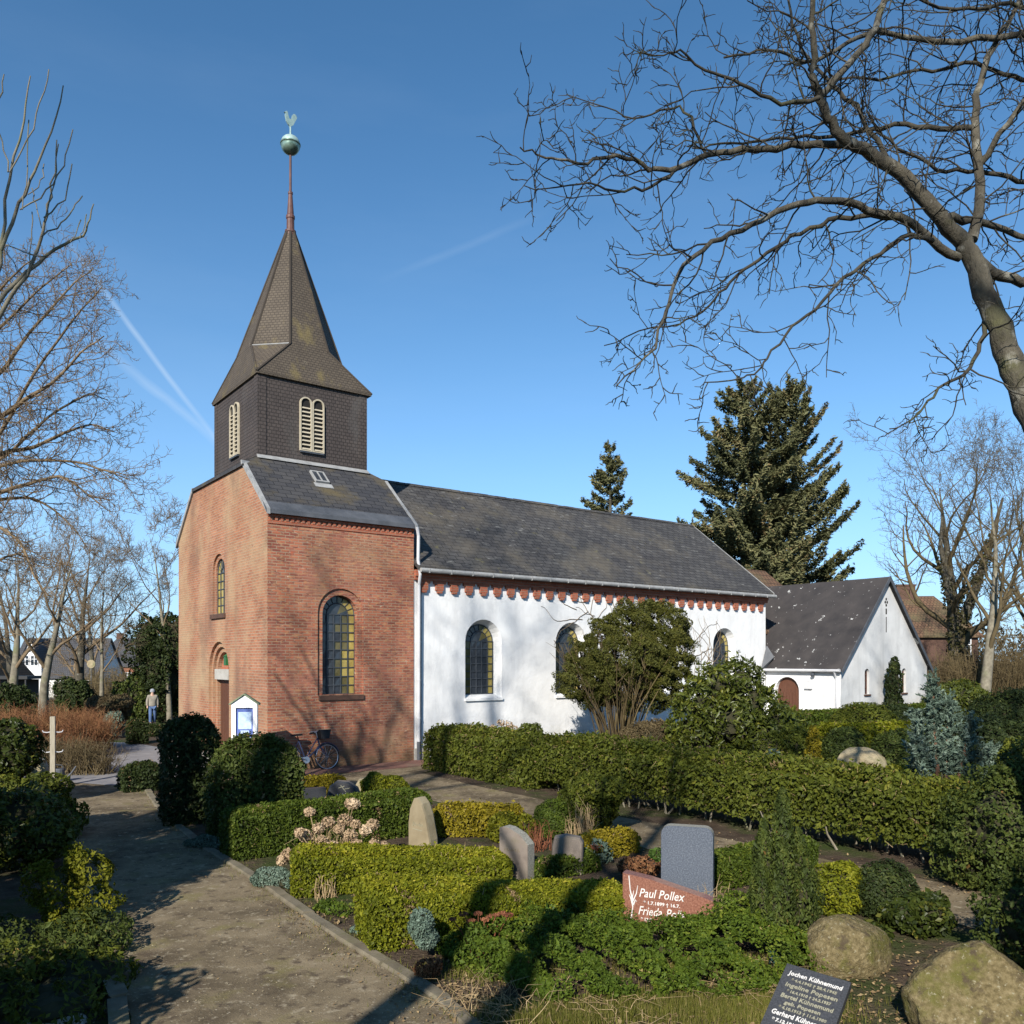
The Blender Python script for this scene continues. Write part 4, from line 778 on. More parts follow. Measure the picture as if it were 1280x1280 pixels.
# ------------------------------------------------------------------ trees
# the near tree on the right: its limbs reach over the picture from a trunk just outside
def limb(pts, Y0, Y1, r0, r1):
    n = len(pts); P = np.array([D(x, y, Y0 + (Y1 - Y0) * k / (n - 1)) for k, (x, y) in enumerate(pts)])
    t = np.linspace(0, n - 1, (n - 1) * 3 + 1); Q = np.stack([np.interp(t, np.arange(n), P[:, k]) for k in range(3)], 1)
    Q[1:-1] = Q[1:-1] * 0.5 + (Q[:-2] + Q[2:]) * 0.25; Q[1:-1] += rnv(len(Q) - 2) * 0.012
    return Q, np.linspace(r0, r1, len(Q)) 
par = dict(n=[0, 9, 5, 3, 2], wob=[0.1, 0.16, 0.22, 0.28, 0.3], up=[0, -0.02, -0.01, 0.03, 0.05], ang=[(40, 70)] * 5, len=[0.4, 0.30, 0.52, 0.5, 0.5], rad=[0.6, 0.5, 0.6, 0.7, 0.7], taper=0.35, minl=0.10, minr=0.0052, tip=0.5, seg=[8, 8, 7, 5, 4, 3], start=[0.3, 0.12, 0.15, 0.2, 0.2])
rt = empty('bare_tree', G(1420, 1180)); tag(rt, 'bare mossy tree leaning in from the right with crooked branches over the sky', 'tree')
tb = MB(); cb = MB()
base_ = np.array(rt.location)
T_, Tr = limb([(1430, 1150), (1400, 900), (1350, 660), (1300, 540), (1280, 490), (1262, 450), (1247, 410), (1232, 365), (1215, 325), (1205, 300)], 7.6, 8.0, 0.155, 0.078)
tb.tube(T_ - base_, Tr, 12, 0)
limbs = [
 ([(1205, 303), (1185, 285), (1165, 258), (1140, 230), (1115, 207), (1085, 190), (1068, 183), (1048, 168), (1036, 148), (1024, 122), (1015, 100), (1018, 60), (1016, 15), (1010, -40), (1000, -110), (1010, -190), (990, -260)], 8.0, 7.2, 0.078, 0.006),
 ([(1068, 183), (1020, 180), (970, 182), (930, 188), (885, 195), (850, 209), (815, 215), (795, 200), (760, 195), (735, 205), (700, 200), (672, 192), (650, 184)], 7.85, 7.2, 0.036, 0.006),
 ([(850, 209), (830, 225), (805, 235), (770, 240), (735, 228), (700, 236), (655, 232)], 7.5, 7.0, 0.016, 0.004),
 ([(1200, 322), (1165, 300), (1135, 275), (1100, 268), (1060, 255), (1020, 248), (985, 258), (950, 275), (915, 295), (880, 312), (855, 330), (838, 365), (828, 400), (822, 430), (800, 455), (770, 483)], 8.0, 6.6, 0.042, 0.005),
 ([(1138, 276), (1090, 270), (1050, 272), (1010, 285), (980, 300), (950, 325), (920, 345), (900, 365), (880, 390), (850, 405), (800, 415), (755, 432)], 7.9, 8.8, 0.026, 0.005),
 ([(1166, 301), (1138, 293), (1110, 310), (1080, 330), (1045, 355), (1020, 385), (990, 410), (965, 440), (950, 460), (930, 475), (880, 478)], 7.8, 6.9, 0.022, 0.005),
 ([(1215, 300), (1225, 260), (1225, 215), (1218, 165), (1220, 120), (1235, 70), (1260, 30), (1290, -20), (1300, -90), (1290, -170), (1310, -240)], 8.0, 8.9, 0.052, 0.006),
 ([(1225, 205), (1250, 170), (1280, 125), (1320, 70), (1350, 0), (1365, -80), (1390, -150)], 8.2, 7.4, 0.032, 0.005),
 ([(1215, 320), (1240, 343), (1275, 352), (1320, 335), (1345, 290), (1348, 230), (1336, 150), (1325, 90), (1317, 30), (1300, -50), (1290, -120), (1270, -190)], 8.0, 8.7, 0.055, 0.008),
 ([(1170, 270), (1200, 273), (1240, 280), (1290, 300), (1340, 296), (1400, 280), (1450, 240), (1490, 190)], 7.9, 8.8, 0.04, 0.006),
 ([(1218, 160), (1180, 163), (1130, 155), (1090, 160), (1040, 172), (990, 170), (940, 178), (900, 180), (865, 185)], 8.3, 8.8, 0.028, 0.008),
 ([(1120, -30), (1105, 0), (1095, 35), (1070, 70), (1040, 105), (1025, 118)], 8.2, 7.6, 0.032, 0.03),
 ([(1324, 66), (1290, 42), (1220, 50), (1170, 52), (1130, 45), (1095, 35), (1060, 55), (1020, 78), (985, 70), (950, 62), (905, 72)], 8.6, 7.6, 0.034, 0.009),
 ([(1236, 372), (1230, 420), (1218, 450), (1205, 470), (1180, 480), (1160, 500), (1140, 525), (1112, 536)], 8.0, 7.2, 0.024, 0.005),
 ([(1024, 122), (990, 130), (950, 118), (915, 100), (880, 90), (850, 62), (830, 70), (800, 65)], 7.4, 7.0, 0.02, 0.004),
 ([(1115, 207), (1085, 160), (1060, 120), (1030, 100), (1000, 60), (985, 20), (980, -30)], 7.9, 8.6, 0.024, 0.01),
 ([(885, 195), (868, 160), (850, 130), (828, 140), (790, 150), (760, 135), (708, 118)], 7.7, 7.9, 0.014, 0.004),
 ([(1332, 118), (1290, 100), (1255, 95), (1220, 75), (1180, 90), (1140, 85), (1100, 100), (1060, 96), (1010, 110)], 8.8, 8.4, 0.026, 0.008),
 ([(1316, 34), (1290, 10), (1250, 5), (1210, 15), (1160, 5), (1130, -25)], 8.6, 8.2, 0.022, 0.012),
 ([(1348, 252), (1300, 232), (1260, 222), (1225, 210), (1180, 215), (1150, 200), (1110, 175), (1085, 140)], 8.5, 8.0, 0.028, 0.01)]
for k, (pts, a, c, r0, r1) in enumerate(limbs):
    P, rad = limb(pts, a, c, r0, r1); L = np.linalg.norm(np.diff(P, axis=0), axis=1).sum(); br = []
    p2 = dict(par); nb = L * 3.9 + 3; p2['n'] = [0, nb, 3.7, 2.2, 0.9]; p2['len'] = [0.4, 0.80 / L, 0.48, 0.5, 0.5]; p2['ang'] = [(40, 70), (28, 75), (30, 65), (30, 70), (30, 60)]
    side(br, P - base_, np.minimum(rad, 0.018), L, 1, 4, p2, 0.04)
    cb.tube(P - base_, rad, 9, 1 if r0 > .03 else 0); wood(cb, br, (9, 7, 5, 4, 3, 3))
tb.build('trunk', M['bark'], rt, smooth=True); cb.build('crown', [M['bark_dark'], M['bark']], rt, smooth=True)

# ash on the left, ivy on its trunk, just outside the frame; its shoots rise into the picture
ash = empty('ash_tree', (-8.15, 9.2, 0)); tag(ash, 'tall ivy-clad ash at the left edge with long bare upward shoots', 'tree'); b0 = np.array(ash.location)
tb = MB(); tb.tube([(0, 0, -0.1), (0.05, 0.02, 2), (0.0, 0.1, 4), (0.1, 0.1, 6), (0.15, 0.2, 8.2)], [0.34, 0.28, 0.25, 0.2, 0.12], 12)
tb.build('trunk', M['bark'], ash, smooth=True); cb = MB()
ashp = [([(-150, 520), (-80, 440), (-20, 400), (20, 350), (60, 320), (95, 300), (112, 280), (117, 255)], .05), ([(-90, 520), (-40, 460), (0, 395), (35, 345), (52, 300), (55, 270), (68, 235), (73, 180)], .045), ([(55, 272), (80, 250), (90, 205)], .012),
 ([(52, 296), (78, 280), (92, 262), (103, 245)], .012), ([(-70, 500), (-30, 380), (10, 290), (25, 255), (45, 215), (65, 165), (79, 107)], .04), ([(-60, 480), (-10, 370), (5, 310), (10, 220), (30, 150), (38, 95)], .04), ([(12, 215), (35, 175), (50, 130), (61, 87)], .012),
 ([(10, 215), (3, 175), (-10, 150)], .012), ([(25, 262), (60, 240), (80, 210), (91, 162)], .012), ([(-40, 300), (-20, 180), (0, 120), (5, 93)], .02), ([(52, 285), (42, 255), (40, 235)], .008), ([(60, 320), (30, 318), (5, 305)], .01), ([(34, 345), (38, 300), (40, 265)], .008), ([(28, 262), (33, 215), (36, 150)], .009), ([(100, 298), (103, 285), (108, 268)], .006), ([(88, 303), (95, 290), (101, 275)], .006), ([(35, 243), (52, 228), (55, 205)], .008), ([(55, 277), (68, 230), (71, 175)], .01)]
for pts, r0 in ashp:
    P, rad = limb(pts, 9.6, 9.9, r0 * 0.72, 0.0065); cb.tube(P - b0, rad, 7, 0, cap=False)
for k in range(16):
    br = []; a = rng.uniform(1.9, 5.0); grow(br, (0.1, 0.1, rng.uniform(5, 8)), (math.cos(a), math.sin(a), 1.2), rng.uniform(2, 4), 0.05, 1, 3, dict(par, up=[0.1, 0.12, 0.18, 0.2, 0.2], n=[0, 5, 3, 0, 0], len=[.5, .45, .5, .5, .5]))
    wood(cb, br)
cb.build('crown', M['bark_pale'], ash, smooth=True)
iv = MB(); blobs(iv, [(0, 0, 0.8, .55, .5, 1.2), (0.05, 0, 2.2, .72, .6, 1.2), (0.1, 0, 3.6, .85, .7, 1.2), (0.25, 0.1, 4.9, .95, .75, 1.0), (0.55, 0.2, 5.75, .85, .7, .6), (1.25, .25, 6.05, .6, .4, .28), (1.7, .35, 6.25, .35, .3, .14)], 0.10, dens=1.5, aspect=0.8, core=1, cs=0.7)
iv.build('ivy', [M['ivy'], M['core']], ash)

# big lime behind it whose limbs sweep in from the left
lime = empty('lime_tree', (-21.2, 27.0, -0.1)); tag(lime, 'large bare tree spreading fine brown twigs in from the left edge', 'tree'); b0 = np.array(lime.location)
tb = MB(); tb.tube([(0, 0, -0.2), (0, 0, 3.0), (-0.1, 0.1, 7), (0, 0, 11), (0.1, 0, 14.5)], [0.6, 0.48, 0.4, 0.3, 0.12], 12); tb.build('trunk', M['bark'], lime, smooth=True); cb = MB()
lp = [([(-160, 700), (-60, 640), (0, 616), (33, 605), (75, 593), (102, 611), (138, 640)], .075), ([(-160, 660), (-60, 590), (0, 567), (43, 559), (82, 541), (115, 529), (142, 540)], .08), ([(-160, 600), (-60, 550), (0, 523), (30, 500), (66, 480), (100, 440), (130, 420)], .08), ([(-160, 690), (-60, 630), (0, 624), (40, 621), (82, 647), (108, 683)], .06), ([(-160, 740), (-60, 660), (0, 655), (30, 683), (42, 720), (60, 745)], .06),
 ([(-160, 560), (-60, 500), (0, 470), (25, 430), (60, 390), (95, 350), (115, 338)], .07), ([(-160, 620), (-40, 575), (0, 545), (40, 470), (90, 400), (128, 358)], .065), ([(-160, 520), (-80, 450), (-20, 390), (10, 350), (40, 325)], .06), ([(-160, 640), (-40, 600), (20, 560), (60, 520), (110, 490), (135, 500)], .06), ([(-160, 760), (-60, 720), (0, 700), (25, 690), (48, 708)], .05), ([(-160, 600), (-80, 520), (-30, 440), (10, 400), (50, 360), (90, 330)], .06), ([(-160, 690), (-30, 590), (30, 575), (90, 575), (140, 590), (160, 600)], .055)]
for k, (pts, r0) in enumerate(lp):
    P, rad = limb(pts, 27.0, 27.0 + rng.uniform(-3, 3), r0 * 1.35, 0.015); L = np.linalg.norm(np.diff(P, axis=0), axis=1).sum(); br = []
    side(br, P - b0, np.minimum(rad, .04), L, 1, 4, dict(par, n=[0, 22, 7, 5, 3], len=[.4, 0.21, 0.5, 0.5, 0.5], up=[0, 0.02, 0.02, 0.05, 0.08], minr=0.008, ang=[(30, 60)] * 5), 0.2); cb.tube(P - b0, rad, 8, 0, cap=False); wood(cb, br, (9, 6, 4, 3, 3, 3))
cb.build('crown', M['twig'], lime, smooth=True)

# bare trees far off: three built, the others copies
def far_tree(name, at, H, spread, label, group, seed, trunk=0.3, fork=0.33, mt='bark', mc='twig', n0=9, lv=4, pars=None):
    global rng
    keep = rng; rng = np.random.default_rng(seed); br = []
    p = dict(par, n=[n0, 8, 7, 5, 3], wob=[0.07, 0.12, 0.16, 0.2, 0.25], up=[0.05, 0.07, 0.06, 0.06, 0.06], ang=[(25, 55), (25, 55), (25, 60), (25, 60), (25, 60)], len=[spread, 0.50, 0.48, 0.48, 0.5], rad=[0.55, 0.5, 0.5, 0.6, 0.7], minr=0.009, minl=0.25, tip=0.2, start=[fork, 0.25, 0.2, 0.15, 0.15], taper=0.35)
    if pars: p.update(pars)
    grow(br, (0, 0, -0.1), (0, 0, 1), H, trunk, 0, lv, p); rng = keep
    return tree_obj(name, at, br, M[mt], M[mc], label, 'tree', group)
def gp(px, Y): x = (px - CX) / F * Y; return (x, Y, float(gz(x, Y)))
gA = 'bare trees left of the tower'
f1 = far_tree('bare_tree', gp(126, 44), 8.6, 0.5, 'slender bare tree nearest the tower with thin pale trunk', gA, 11, 0.13, 0.3, 'bark_pale')
f2 = far_tree('bare_tree', gp(94, 47), 9.6, 0.58, 'dense bare tree with reddish-brown twigs before the right end of the white house', gA, 12, 0.34, 0.2, 'bark', n0=11)
f3 = far_tree('bare_tree', gp(54, 43), 9.0, 0.62, 'pale forked bare tree before the gable of the white house', gA, 13, 0.27, 0.24, 'bark_pale', n0=8)
copy_tree(f3, gp(8, 43), 2.1, 1.0, 'pale bare tree before the brick house at the left edge')
copy_tree(f2, gp(118, 62), 1.1, 0.95, 'thin bare tree behind the slender pale-trunked one')
copy_tree(f1, gp(212, 46), 0.7, 1.25, 'bare tree half hidden by the left edge of the brick tower')
copy_tree(f2, gp(20, 70), 2.6, 1.15, 'bare tree behind the brick house at the left edge')
gB = 'bare trees right of the chapel'
f4 = far_tree('bare_tree', gp(1233, 40), 11.6, 0.55, 'pale-trunked bare tree right of the chapel', gB, 21, 0.30, 0.25, 'bark_pale', 'twig_olive', n0=13, pars=dict(wob=[0.09, 0.17, 0.2, 0.22, 0.25]))
copy_tree(f4, gp(1310, 46), 1.4, 1.1, 'bare tree at the right edge behind the pale-trunked one')
ivt = far_tree('ivy_tree', gp(1200, 47), 13.0, 0.55, 'thick forked tree clad in dull ivy behind the chapel gable', None, 23, 0.55, 0.22, 'bark', 'twig_olive', n0=16, pars=dict(minr=0.011, wob=[0.06, 0.17, 0.2, 0.22, 0.25]))
b = MB(); blobs(b, [(0.1 * math.sin(k), 0, 0.5 + k * 0.75, 0.72 - 0.02 * k, 0.7 - 0.02 * k, 0.75) for k in range(7)] + [(0.2 + 0.30 * k, 0, 5.6 + k * 0.75, 0.46 - 0.03 * k, 0.46 - .03 * k, 0.7) for k in range(6)] + [(-0.35 - 0.16 * k, 0.1, 5.4 + k * 0.75, 0.36 - 0.03 * k, 0.36 - .03 * k, 0.6) for k in range(5)], 0.13, dens=1.1, aspect=0.8, core=None, shell=0.3)
b.tube([(0.1, 0, 5), (0.9, 0, 7), (1.7, 0, 9.4), (2.4, 0, 12)], [0.32, 0.24, 0.17, 0.06], 8, 1, cap=False); b.tube([(-0.2, 0, 4.8), (-0.7, 0, 7), (-1.1, 0, 9.4), (-1.0, 0, 11)], [0.26, 0.19, 0.12, 0.05], 8, 1, cap=False)
b.build('ivy', [M['ivy_dull'], M['bark']], ivt)
# bare trees behind the viewer: nothing of them shows but their shade on the walls, hedges and path
gC = 'bare trees behind the viewer'
sh1 = far_tree('bare_tree', (-3.35, -1.9, 0), 13.5, 0.42, 'bare tree close behind the viewer whose straight trunk shades the front hedges', gC, 31, 0.27, 0.55, n0=9, lv=3, pars=dict(wob=[0.012, 0.12, 0.16, 0.2, 0.25]))
sh1.rotation_euler = (0, R(7), 0); copy_tree(sh1, (-4.35, -1.75, 0), 0.0, 0.93, 'second trunk of the pair of bare trees close behind the viewer').rotation_euler = (0, R(8.5), 0); copy_tree(sh1, (-9.6, -6.0, 0), 1.2, 1.75, 'tallest bare tree behind the viewer, its crown shading the nave wall'); copy_tree(sh1, (0.6, -8.5, 0), 4.0, 1.7, 'tall bare tree behind the viewer on the right'); copy_tree(sh1, (5.6, -6.0, 0), 2.6, 1.8, 'tall bare tree behind the viewer far to the right, shading the chapel gable'); copy_tree(sh1, (-12.5, -3.5, 0), 3.2, 1.25, 'bare tree behind the viewer on the left')

# conifers behind the nave
def spruce(name, at, H, Rb, label, seed, whorls=30, top=0.0, mat='spruce', dr=-0.1, base_=0.04, nb=7, spray=0.34, lean=0.0, pw=0.56, group=None, dn=1.0, upturn=0.22):
    global rng
    keep = rng; rng = np.random.default_rng(seed); t = empty(name, at); tag(t, label, 'tree', group); tb = MB(); lb = MB()
    tb.tube([(0, 0, -0.2), (lean * .3, 0, H * 0.5), (lean, 0, H)], [H * 0.016, H * 0.010, 0.015], 9, 0, cap=False)
    for k in range(whorls):
        f = base_ + (1 - base_) * (k + rng.uniform(0, 0.6)) / whorls; z = H * f; n = max(3, int(nb * (1 - 0.35 * f)))
        for j in range(n):
            a = rng.uniform(0, 6.283); L = Rb * (1 - f) ** pw * rng.uniform(0.6, 1.12) + 0.18; d = np.array((math.cos(a), math.sin(a), 0)); ns = 7
            tt = np.linspace(0, 1, ns); el = dr * (1 - f) + 0.55 * f * f
            P = np.stack([lean * f + d[0] * L * tt, d[1] * L * tt, z + L * (el * tt + upturn * tt ** 2.2)], 1) + np.cumsum(rnv(ns) * 0.03 * L / 4, 0)
            tb.tube(P, np.linspace(0.012 + 0.011 * L, 0.006, ns), 4, 0, cap=False)
            m = int((24 * L + 12) * dn); s = rng.uniform(0.12, 1.0, m) ** 0.75; x = s * (ns - 1); i = np.minimum(x.astype(int), ns - 2); B = P[i] + (P[i + 1] - P[i]) * (x - i)[:, None]; td = nrm(P[i + 1] - P[i])
            sd = np.cross(td, UP); sg = rng.choice([-1, 1], m); wd = (0.34 * L * (1 - s) + 0.14) * rng.uniform(0.1, 1, m)
            Q = B + sd * (sg * wd)[:, None] * 0.75 + UP * (rng.normal(-.04, .13, m) - 0.12 * wd)[:, None]
            leaves(lb, Q, np.repeat(UP[None], m, 0) * .6 + 0.5 * td, spray, 0.32, 0.75, 0, td * 0.8 + sd * sg[:, None] * 0.75, 0.25, rb=0.40 + 0.15 * rng.normal() + 0.2 * s)
    rng = keep; tb.build('trunk', M['bark'], t, smooth=True); lb.build('crown', M[mat], t); return t
spruce('spruce_tree', gp(930, 52), 20.0, 6.4, 'broad dark spruce behind the east end of the nave roof', 41, 36, spray=0.26, nb=8, dn=6.0)
spruce('spruce_tree', gp(972, 53.5), 20.2, 6.3, 'spruce with upswept tips standing close right of the broad one', 42, 34, spray=0.26, lean=0.6, upturn=0.45, dr=-0.05, nb=8, dn=6.0)
spruce('spruce_tree', gp(763, 56), 17.3, 4.2, 'small pointed spruce top showing above the middle of the nave roof', 43, 28, spray=0.26, nb=8, dn=4.5, pw=.75)

# ------------------------------------------------------------------ garden hedges and shrubs (the grave plots follow the church's grid)
hedge('clipped_hedge', (-2.35, 22.3, 0), -E2, 4.6, 1.05, 1.16, 0.075, M['hedge'], 'long clipped hedge beside the white nave, church end without visible stems', 2.2, 0.08, taper=0.12, rnd=0.12)
hedge('clipped_hedge', np.array((-2.35, 22.3, 0)) - E2 * 4.62, -E2, 9.6, 1.1, 1.20, 0.065, M['hedge'], 'long clipped hedge along the gravel side path with bare stems at its foot', 2.2, 0.10, open_base=0.24, taper=0.05, rnd=0.12)
gH = 'low box hedges round the graves'
hedge('box_hedge', G(292, 1078), E1, 3.3, 0.62, 0.72, 0.042, M['box_green'], 'green box hedge behind the dry hydrangea', 2.3, 0.025, group=gH)
hedge('box_hedge', G(366, 1124), (0.965, 0.26, 0), 2.75, 0.66, 0.56, 0.036, M['box'], 'yellow-green box hedge in front of the dry hydrangea', 2.3, 0.025, h2=0.36, group=gH, topbias=0.22)
hedge('box_hedge', G(462, 1194), (0.93, 0.37, 0), 3.1, 0.72, 0.66, 0.032, M['box'], 'broad yellow-green box hedge crossed by the trunk shadow', 2.3, 0.03, h2=0.27, group=gH, topbias=0.20)
hedge('box_hedge', G(895, 1118), E1, 2.2, 0.5, 0.44, 0.036, M['box_green'], 'low box hedge right of the blue granite headstone', 2.3, 0.025, group=gH, topbias=0.2)
hedge('ochre_hedge', G(545, 1048), nrm(np.array((0.85, 0.1, 0))), 1.45, 0.5, 0.5, 0.045, M['ochre'], 'ochre-yellow clipped hedge right of the tall lichened headstone', 2.2, 0.05, group=gH)
hedge('ochre_hedge', G(378, 1006), E1, 1.0, 0.5, 0.5, 0.045, M['ochre'], 'small ochre-yellow hedge behind the clipped thuja block', 2.2, 0.04, group=gH)
hedge('ochre_hedge', G(722, 1082), E1, 1.25, 0.4, 0.36, 0.04, M['ochre'], 'dark ochre hedge left of the blue granite headstone', 2.2, 0.04, group=gH, topbias=0.2)
hedge('thuja_hedge', G(272, 1058), E1 * 0.92 - E2 * 0.12, 1.36, 0.95, 1.70, 0.055, M['thuja'], 'tall rounded block of clipped green thuja beside the path', 2.3, 0.07, rnd=0.26, taper=0.08)
hedge('thuja_hedge', G(207, 1034), E1 * 0.92 - E2 * 0.12, 0.92, 0.85, 1.96, 0.06, M['yew'], 'tall thuja block given darker leaves for its shade, nearest the church door', 2.3, 0.06, rnd=0.2)  # darker leaf colour carries the tree shade lying on this block
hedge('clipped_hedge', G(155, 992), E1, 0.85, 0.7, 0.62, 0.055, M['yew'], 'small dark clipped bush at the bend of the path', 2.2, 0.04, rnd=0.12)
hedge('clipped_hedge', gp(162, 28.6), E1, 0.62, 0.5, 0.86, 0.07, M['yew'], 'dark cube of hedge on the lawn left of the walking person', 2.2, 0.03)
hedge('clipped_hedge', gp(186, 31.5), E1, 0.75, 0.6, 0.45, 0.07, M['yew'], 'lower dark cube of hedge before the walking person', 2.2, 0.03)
sh = shrub
sh('clipped_shrub', G(745, 1046) + E2 * .2, lobeset(.62, .6, 1.0, 6), .055, M['hedge'], 'rounded shrub pushing out from the long hedge over the side path', dens=2.0)
sh('box_ball', G(694, 1046), [(0, 0, .22, .38, .38, .42)], .035, M['box_green'], 'smooth green box ball beside the side path', dens=2.2, jit=.5, rough=.04)
sh('box_ball', G(478, 1002), [(-.15, 0, .3, .3, .3, .3), (.25, .05, .24, .32, .3, .30)], .04, M['box'], 'small green box ball right of the sandstone headstone', dens=2.2)
sh('box_ball', G(640, 1052), [(-.1, 0, .2, .3, .28, .28), (.2, .05, .18, .22, .25, .24)], .04, M['gold'], 'bright yellow-green box ball behind the brown headstones', dens=2.2)
# tall open broom-like bush before the nave
tbush = empty('broom_bush', gp(775, 25.2)); tag(tbush, 'tall bush with bare fanned stems and dense green top before the nave', 'bush')
b = MB()
for k in range(105):
    a = rng.uniform(0, 6.283); q = rng.random() ** 0.6; top = np.array((2.0 * q * math.cos(a), 1.25 * q * math.sin(a), rng.uniform(2.3, 3.7))); p0 = top * np.array((.16, .16, 0)) + rnv(1)[0] * np.array((.12, .12, 0))
    mid = p0 * .55 + top * .45 - np.array((top[0], top[1], 0)) * .08; b.tube([p0, mid + rnv(1)[0] * .05, top], [.022, .016, .008], 5, 0, rnd=.4 + .3 * rng.normal())
    for j in range(5): q0 = mid + (top - mid) * rng.uniform(.1, .9); b.tube([q0, q0 + np.array((rng.normal() * .25, rng.normal() * .25, rng.uniform(.3, .7)))], [.009, .004], 3, 0)
b.build('stems', M['wood_far'], tbush); b = MB()
blobs(b, [(.2, .3, 2.2, 1.3, .7, .6), (-.7, .2, 1.9, .5, .5, .4), (1.3, .2, 2.0, .6, .5, .6), (-1.35, 0, 2.25, .45, .5, .6), (-.95, 0, 2.8, .5, .6, .7), (-.35, 0, 3.35, .65, .65, .75), (.15, 0, 3.75, .6, .65, .75), (.75, -.1, 3.85, .7, .7, .75), (1.35, 0, 3.75, .62, .7, .8), (1.75, 0, 3.1, .42, .6, .85), (.5, .3, 3.0, 1.0, .8, .7), (1.8, .1, 2.25, .32, .4, .7), (.9, -.4, 3.2, .7, .5, .6), (-.1, -.5, 2.9, .7, .5, .6), (-.6, -.4, 2.5, .5, .4, .5), (1.2, -.3, 2.6, .5, .4, .5)], .07, dens=6.0, aspect=.36, core=None, shell=.36, rough=.34, up=.6)
b.build('foliage', [M['broom'], M['core']], tbush)
sh('rhododendron', gp(914, 22.6), [(0, 0, 1.45, 1.05, 1.0, 1.5), (-.75, 0, 1.25, .8, .9, 1.2), (.7, 0, 1.05, .85, .9, 1.1), (1.4, 0, .75, .72, .8, .9), (-1.2, .1, .8, .58, .7, .9), (.15, -.45, 2.3, .6, .6, .6), (-.45, -.4, 2.2, .6, .6, .6), (.5, -.5, 1.8, .55, .5, .55), (-.9, -.4, 1.7, .5, .5, .5), (1.0, -.5, 1.2, .5, .5, .5), (-.2, -.8, 1.2, .7, .5, .7), (.6, -.8, .8, .6, .5, .6)], .14, M['rhodo'], 'large rounded rhododendron with glossy leaves before the east end of the nave', 'shrub', dens=1.9, aspect=.36, rough=.2, shell=.28, cs=.5)
sh('dark_shrub', gp(815, 23.5), lobeset(1.15, .7, 1.25, 5), .08, M['wood_far'], 'low dark brown leafless shrub at the foot of the tall bush', dens=1.7, aspect=.3)
sh('evergreen_shrub', gp(985, 19.5), lobeset(.8, .6, 1.35, 5), .08, M['hedge'], 'loose green shrub with thin stems right of the rhododendron', dens=1.5, aspect=.4)
# middle distance right
gR = 'clipped evergreens before the chapel'
hedge('clipped_hedge', loc(15.6, -4.6), nrm(E1), 11.0, 0.8, 1.15, 0.09, M['box_green'], 'low dark hedge along the foot of the white chapel', 2.0, 0.04)
sh('clipped_dome', gp(1081, 26.5), [(0, 0, .62, 1.15, 1.0, .98)], .075, M['hedge'], 'broad olive dome of clipped hedge before the chapel corner', group=gR, dens=2.0, jit=.5, rough=.03)
sh('clipped_dome', gp(1124, 28.0), [(0, 0, .6, .75, .8, .85)], .075, M['yew'], 'smaller dark dome before the chapel gable', group=gR, dens=2.0, jit=.5, rough=.04)
sh('clipped_ball', gp(1056, 19.5), [(0, 0, .66, .55, .55, .72)], .06, M['thuja'], 'tall clipped ball bush left of the pair behind the long hedge', group=gR, dens=2.1, jit=.5, rough=.03)
sh('clipped_ball', gp(1126, 19.0), [(-.1, 0, .62, .62, .6, .72), (.3, 0, .5, .5, .5, .6)], .06, M['thuja'], 'wide clipped ball bush behind the lichened boulder', group=gR, dens=2.1, jit=.5, rough=.04)
hedge('clipped_hedge', gp(1040, 22.0), (1, 0.12, 0), 3.2, 0.8, 1.2, 0.075, M['box'], 'sunlit clipped hedge between the two ball bushes and the chapel', 2.0, 0.04)
sh('golden_shrub', gp(1110, 17.3), [(-1.0, 0, .35, .9, .5, .42), (.3, 0, .3, .7, .5, .42)], .05, M['gold'], 'low yellow-green bush left of the lichened boulder', dens=2.0)
sh('column_cypress', gp(1017, 17.3), [(0, 0, .75, .16, .16, .8)], .05, M['ochre'], 'thin brown-green column cypress beside the rhododendron', dens=2.2, up=.8)
sh('blue_shrub', gp(962, 17.2), [(0, 0, .45, .26, .24, .55), (.08, 0, .8, .15, .15, .3)], .05, M['blue'], 'small blue-green conifer peeping over the long hedge', dens=2.0, up=.6)
sh('ivy_column', loc(23.72, -3.75), [(0, 0, .9, .40, .36, 1.0), (.03, 0, 2.0, .35, .32, .8), (.05, 0, 2.6, .22, .22, .42)], .09, M['yew'], 'dark column of evergreen against the chapel gable between its windows', dens=1.8, up=.5)
sh('laurel_shrub', gp(1196, 34), lobeset(1.4, 1.0, 2.1, 6), .13, M['rhodo'], 'glossy green shrub right of the chapel gable', dens=1.6, aspect=.4)
sh('dark_dome', gp(1262, 27), [(0, 0, .8, 1.3, 1.0, 1.15), (.9, 0, .9, 1.0, 1.0, 1.15)], .085, M['yew'], 'dark clipped yew dome at the right edge', dens=1.9, jit=.5)
sh('dark_dome', gp(1232, 21), [(0, 0, .6, .8, .7, .95), (.7, 0, .6, .7, .7, .85)], .07, M['yew'], 'dark clipped dome behind the blue conifer', dens=2.0, jit=.5)
sh('golden_shrub', gp(1290, 14.2), lobeset(.6, .5, 1.6, 5), .06, M['hedge'], 'loose yellow-green conifer at the right edge beside the blue conifer', dens=1.7)
